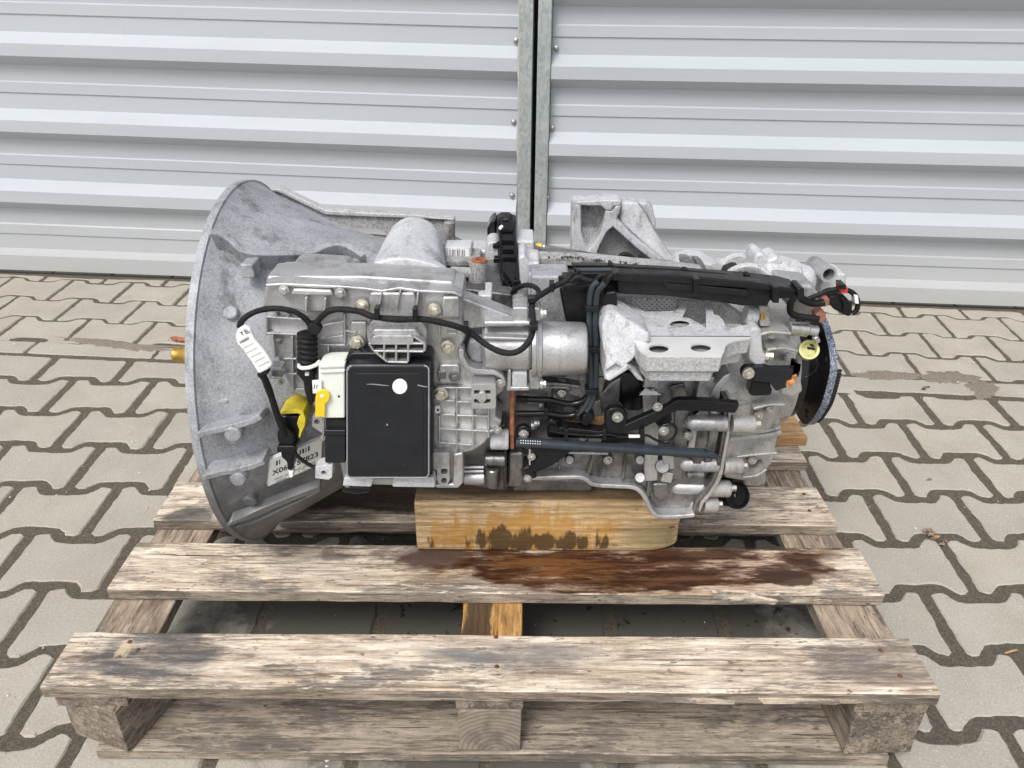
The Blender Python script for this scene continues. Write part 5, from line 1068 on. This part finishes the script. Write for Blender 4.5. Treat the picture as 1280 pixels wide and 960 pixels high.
# upper rear castings
g = MB(); a, b_ = P(948, 344, 1.13), P(1016, 354, 1.13); m = pxm(a); L = b_-a
g.rev([(a-L*.05, 20*m), (a, 27*m), (a+L*.3, 28*m), (a+L*.62, 26*m), (a+L*.66, 22.5*m), (a+L*.85, 21*m), (a+L*.95, 17*m), (a+L, 10*m)], 36); g.build('rear_bulge', M['frost'], T, smooth_=40)
slab('bulge_crest', [(942, 326), (946, 316), (955, 317), (962, 325), (972, 320), (980, 326), (975, 345), (945, 345)], 1.11, .05, M['frost'], None, .005)
g = MB(); q = [P(u, v, 1.06) for u, v in ((906, 346), (915, 338), (928, 333), (942, 333), (955, 339), (964, 348))]; g.tube(q, .0045, 8); g.build('bulge_arch', M['frost'], T)
slab('arch_infill', [(912, 348), (920, 338), (935, 334), (950, 338), (962, 350)], 1.075, .05, M['dirty'], None, .003); slab('arch_well', [(903, 346), (908, 337), (918, 333), (928, 334), (916, 341), (908, 348)], 1.085, .02, M['hole'], None, .001)
g = MB(); a, b_ = P(1016, 329, 1.16), P(1036, 343, 1.10); m = pxm(a); L = b_-a
g.rev([(a, 9*m), (a+L*.1, 10*m), (b_, 10*m), (b_, 7*m), (a+L*.5, 6.5*m), (a+L*.5, .5*m)], 28, cap=False); g.build('vent_pipe', M['cast'], T, smooth_=40)
g = MB(); g.rev([(a+L*.55, 6.3*m), (a+L*.58, 6.3*m)], 20); g.build('pipe_bore', M['hole'], T)
slab('sensor_block', [(1024, 358), (1030, 348), (1046, 341), (1058, 343), (1059, 366), (1040, 372), (1026, 372)], 1.13, .05, M['frost'], None, .004)
slab('rear_bridge', [(975, 352), (1018, 356), (1024, 368), (1010, 380), (985, 382)], 1.05, .06, M['cast'], None, .008)
slab('rear_shade_plate', [(988, 372), (1022, 372), (1024, 402), (990, 400)], 1.05, .03, M['case'], None, .004)  # dark slab added to paint the shade behind the sensor cables
hose('sensor_cable', [(998, 366), (991, 374), (987.5, 383), (989, 391), (997, 395), (1010, 397), (1023, 399)], .99, 4.2, M['rubber']); hose('sensor_cable', [(1000, 372), (1012, 378), (1024, 379), (1030, 378)], 1.0, 5, M['gloss'])
hose('sensor_cable', [(1003, 377), (1012, 373), (1024, 368), (1036, 363), (1048, 361.5), (1060, 363), (1068, 368), (1072, 376), (1071, 387), (1065, 392)], 1.0, 3.2, M['rubber'])
slab('red_band', rrect(1051, 359, 1060, 367, 1), .99, .02, M['red'], None, .001); slab('tie_head', rrect(1051, 356, 1058, 362, 1), .986, .02, M['gloss'], None, .001); slab('white_band', [(1068, 369), (1073, 370), (1074, 380), (1069, 380)], .993, .014, M['paper'], None, .001)
for pts in ([(1027, 372), (1033, 369), (1037, 374), (1037, 381), (1031, 384), (1027, 380)], [(1020, 394), (1027, 387), (1033, 392), (1032, 400), (1026, 404), (1021, 402)]): slab('copper_nut', pts, 1.0, .02, M['copper'], None, .001)
slab('round_connector', [(1036, 371), (1046, 368), (1056, 370), (1066, 380), (1066, 392), (1062, 397), (1054, 393), (1044, 388), (1036, 380)], 1.0, .03, M['rubber'], None, .005, seg=3)
for k in range(3): hose('connector_ring', [(1052+k*3, 372+k*2), (1056+k*3, 381+k*2), (1054+k*3, 391+k)], .997, 2.2, M['gloss'])
rod('speed_sensor', (985, 410, 1.0), (1010, 412, 1.0), 9, M['steel']); rod('speed_sensor', (1010, 412, 1.0), (1022, 414, 1.0), 6.5, M['cast']); rod('speed_sensor', (1018, 420, 1.0), (1022, 428, 1.0), 4, M['cast'])
# output hub, yoke and pale yellow plug
hub = MB(); hub.rev([((.36, AY, AZ), .112), ((.425, AY, AZ), .098), ((.435, AY, AZ), .094)], 48); hub.build('output_hub', M['rear'], T, smooth_=40)
HX = PX(1030, 480, .5).x
g = MB(); g.rev([((.425, AY, AZ), .080), ((.432, AY, AZ), .084), ((.450, AY, AZ), .084), ((.453, AY, AZ), .066), ((.472, AY, AZ), .060), ((.478, AY, AZ), .074)], 48); yk = g.build('output_flange', M['flange'], T, smooth_=35); yk['label'] = 'black output flange with a speckled blue grey rim'
RF = .091
def fr(th):                      # rounded four cornered flange
    return RF*(1+.04*math.cos(4*(th-.5))+.012*math.cos(8*(th-.5)))
loop = [Vector((.476, AY+fr(t)*math.sin(t), AZ+fr(t)*math.cos(t))) for t in [2*math.pi*k/96 for k in range(96)]]
g = MB(); g.solid([loop]+[[Vector((.476, AY+.078*math.sin(a0)+.0085*math.sin(t), AZ+.078*math.cos(a0)+.0085*math.cos(t))) for t in [2*math.pi*k/14 for k in range(14)]] for a0 in (.6, 2.17, 3.74, 5.31)], (.010, 0, 0)); g.build('flange_disc', M['flange'], yk, smooth_=30)
l2 = [Vector((.4765, AY+(fr(t)+.0012)*math.sin(t), AZ+(fr(t)+.0012)*math.cos(t))) for t in [2*math.pi*k/96 for k in range(96)]]; l3 = [Vector((.4765, AY+(fr(t)-.003)*math.sin(t), AZ+(fr(t)-.003)*math.cos(t))) for t in [2*math.pi*k/96 for k in range(96)]]
g = MB(); g.solid([l2, l3], (.0110, 0, 0)); g.build('flange_rim', M['rim'], yk, smooth_=30)
g = MB()
for k in range(26):
    t = math.radians(212+k*3.2); g.box((.4925, AY+(fr(t)-.004)*math.sin(t), AZ+(fr(t)-.004)*math.cos(t)), (.007, .0035, .0035))
g.build('flange_teeth', M['flange'], yk)
g = MB(); a, b_ = P(1009, 440, 1.02), P(1014, 434, .99); m = pxm(a); L = (b_-a).normalized()
g.rev([(a-L*.004, 10*m), (a+L*.010, 10.5*m), (a+L*.012, 12*m), (a+L*.020, 12*m), (a+L*.020, 9*m), (a+L*.010, 8.5*m), (a+L*.010, .3*m)], 24, cap=False); cp_ = g.build('plug_cap', M['lime'], T, smooth_=35); cp_['label'] = 'pale yellow round plug cap'
for du, dv in ((-4, 2), (1.5, -3.5), (3.5, 3)): q = b_*.35+P(1014+du, 434+dv, .99)*.65; g = MB(); g.box(q, (.0045, .006, .0016)); g.build('cap_slot', M['ink'], cp_)
hose('plug_wire', [(1018, 446), (1022, 455), (1019, 463), (1010, 470), (1004, 472)], 1.0, .8, M['gloss'])
# rubber boot under the tail
q = P(922, 619, 1.02); m = pxm(q); g = MB(); ax = Vector((.25, -.75, .62)).normalized()
g.rev([(q-ax*.035, 13*m), (q-ax*.012, 14*m), (q-ax*.006, 17*m), (q, 17*m), (q+ax*.001, 15*m), (q-ax*.004, 13*m), (q-ax*.006, 2*m)], 32, cap=False); bt = g.build('rubber_boot', M['rubber'], T, smooth_=35)
g = MB(); g.rev([(q-ax*.010, 15.2*m), (q-ax*.0075, 16.2*m), (q-ax*.005, 15.2*m)], 32, cap=False); g.build('boot_ring', M['steel'], bt)
slab('tail_foot', [(930, 598), (958, 588), (958, 606), (945, 610), (930, 608)], 1.02, .06, M['rear'], None, .005)
# feet that carry the case on the timber
slab('case_foot', [(640, 596), (742, 600), (742, 616), (640, 616)], 1.0, .07, M['case'], None, .006)
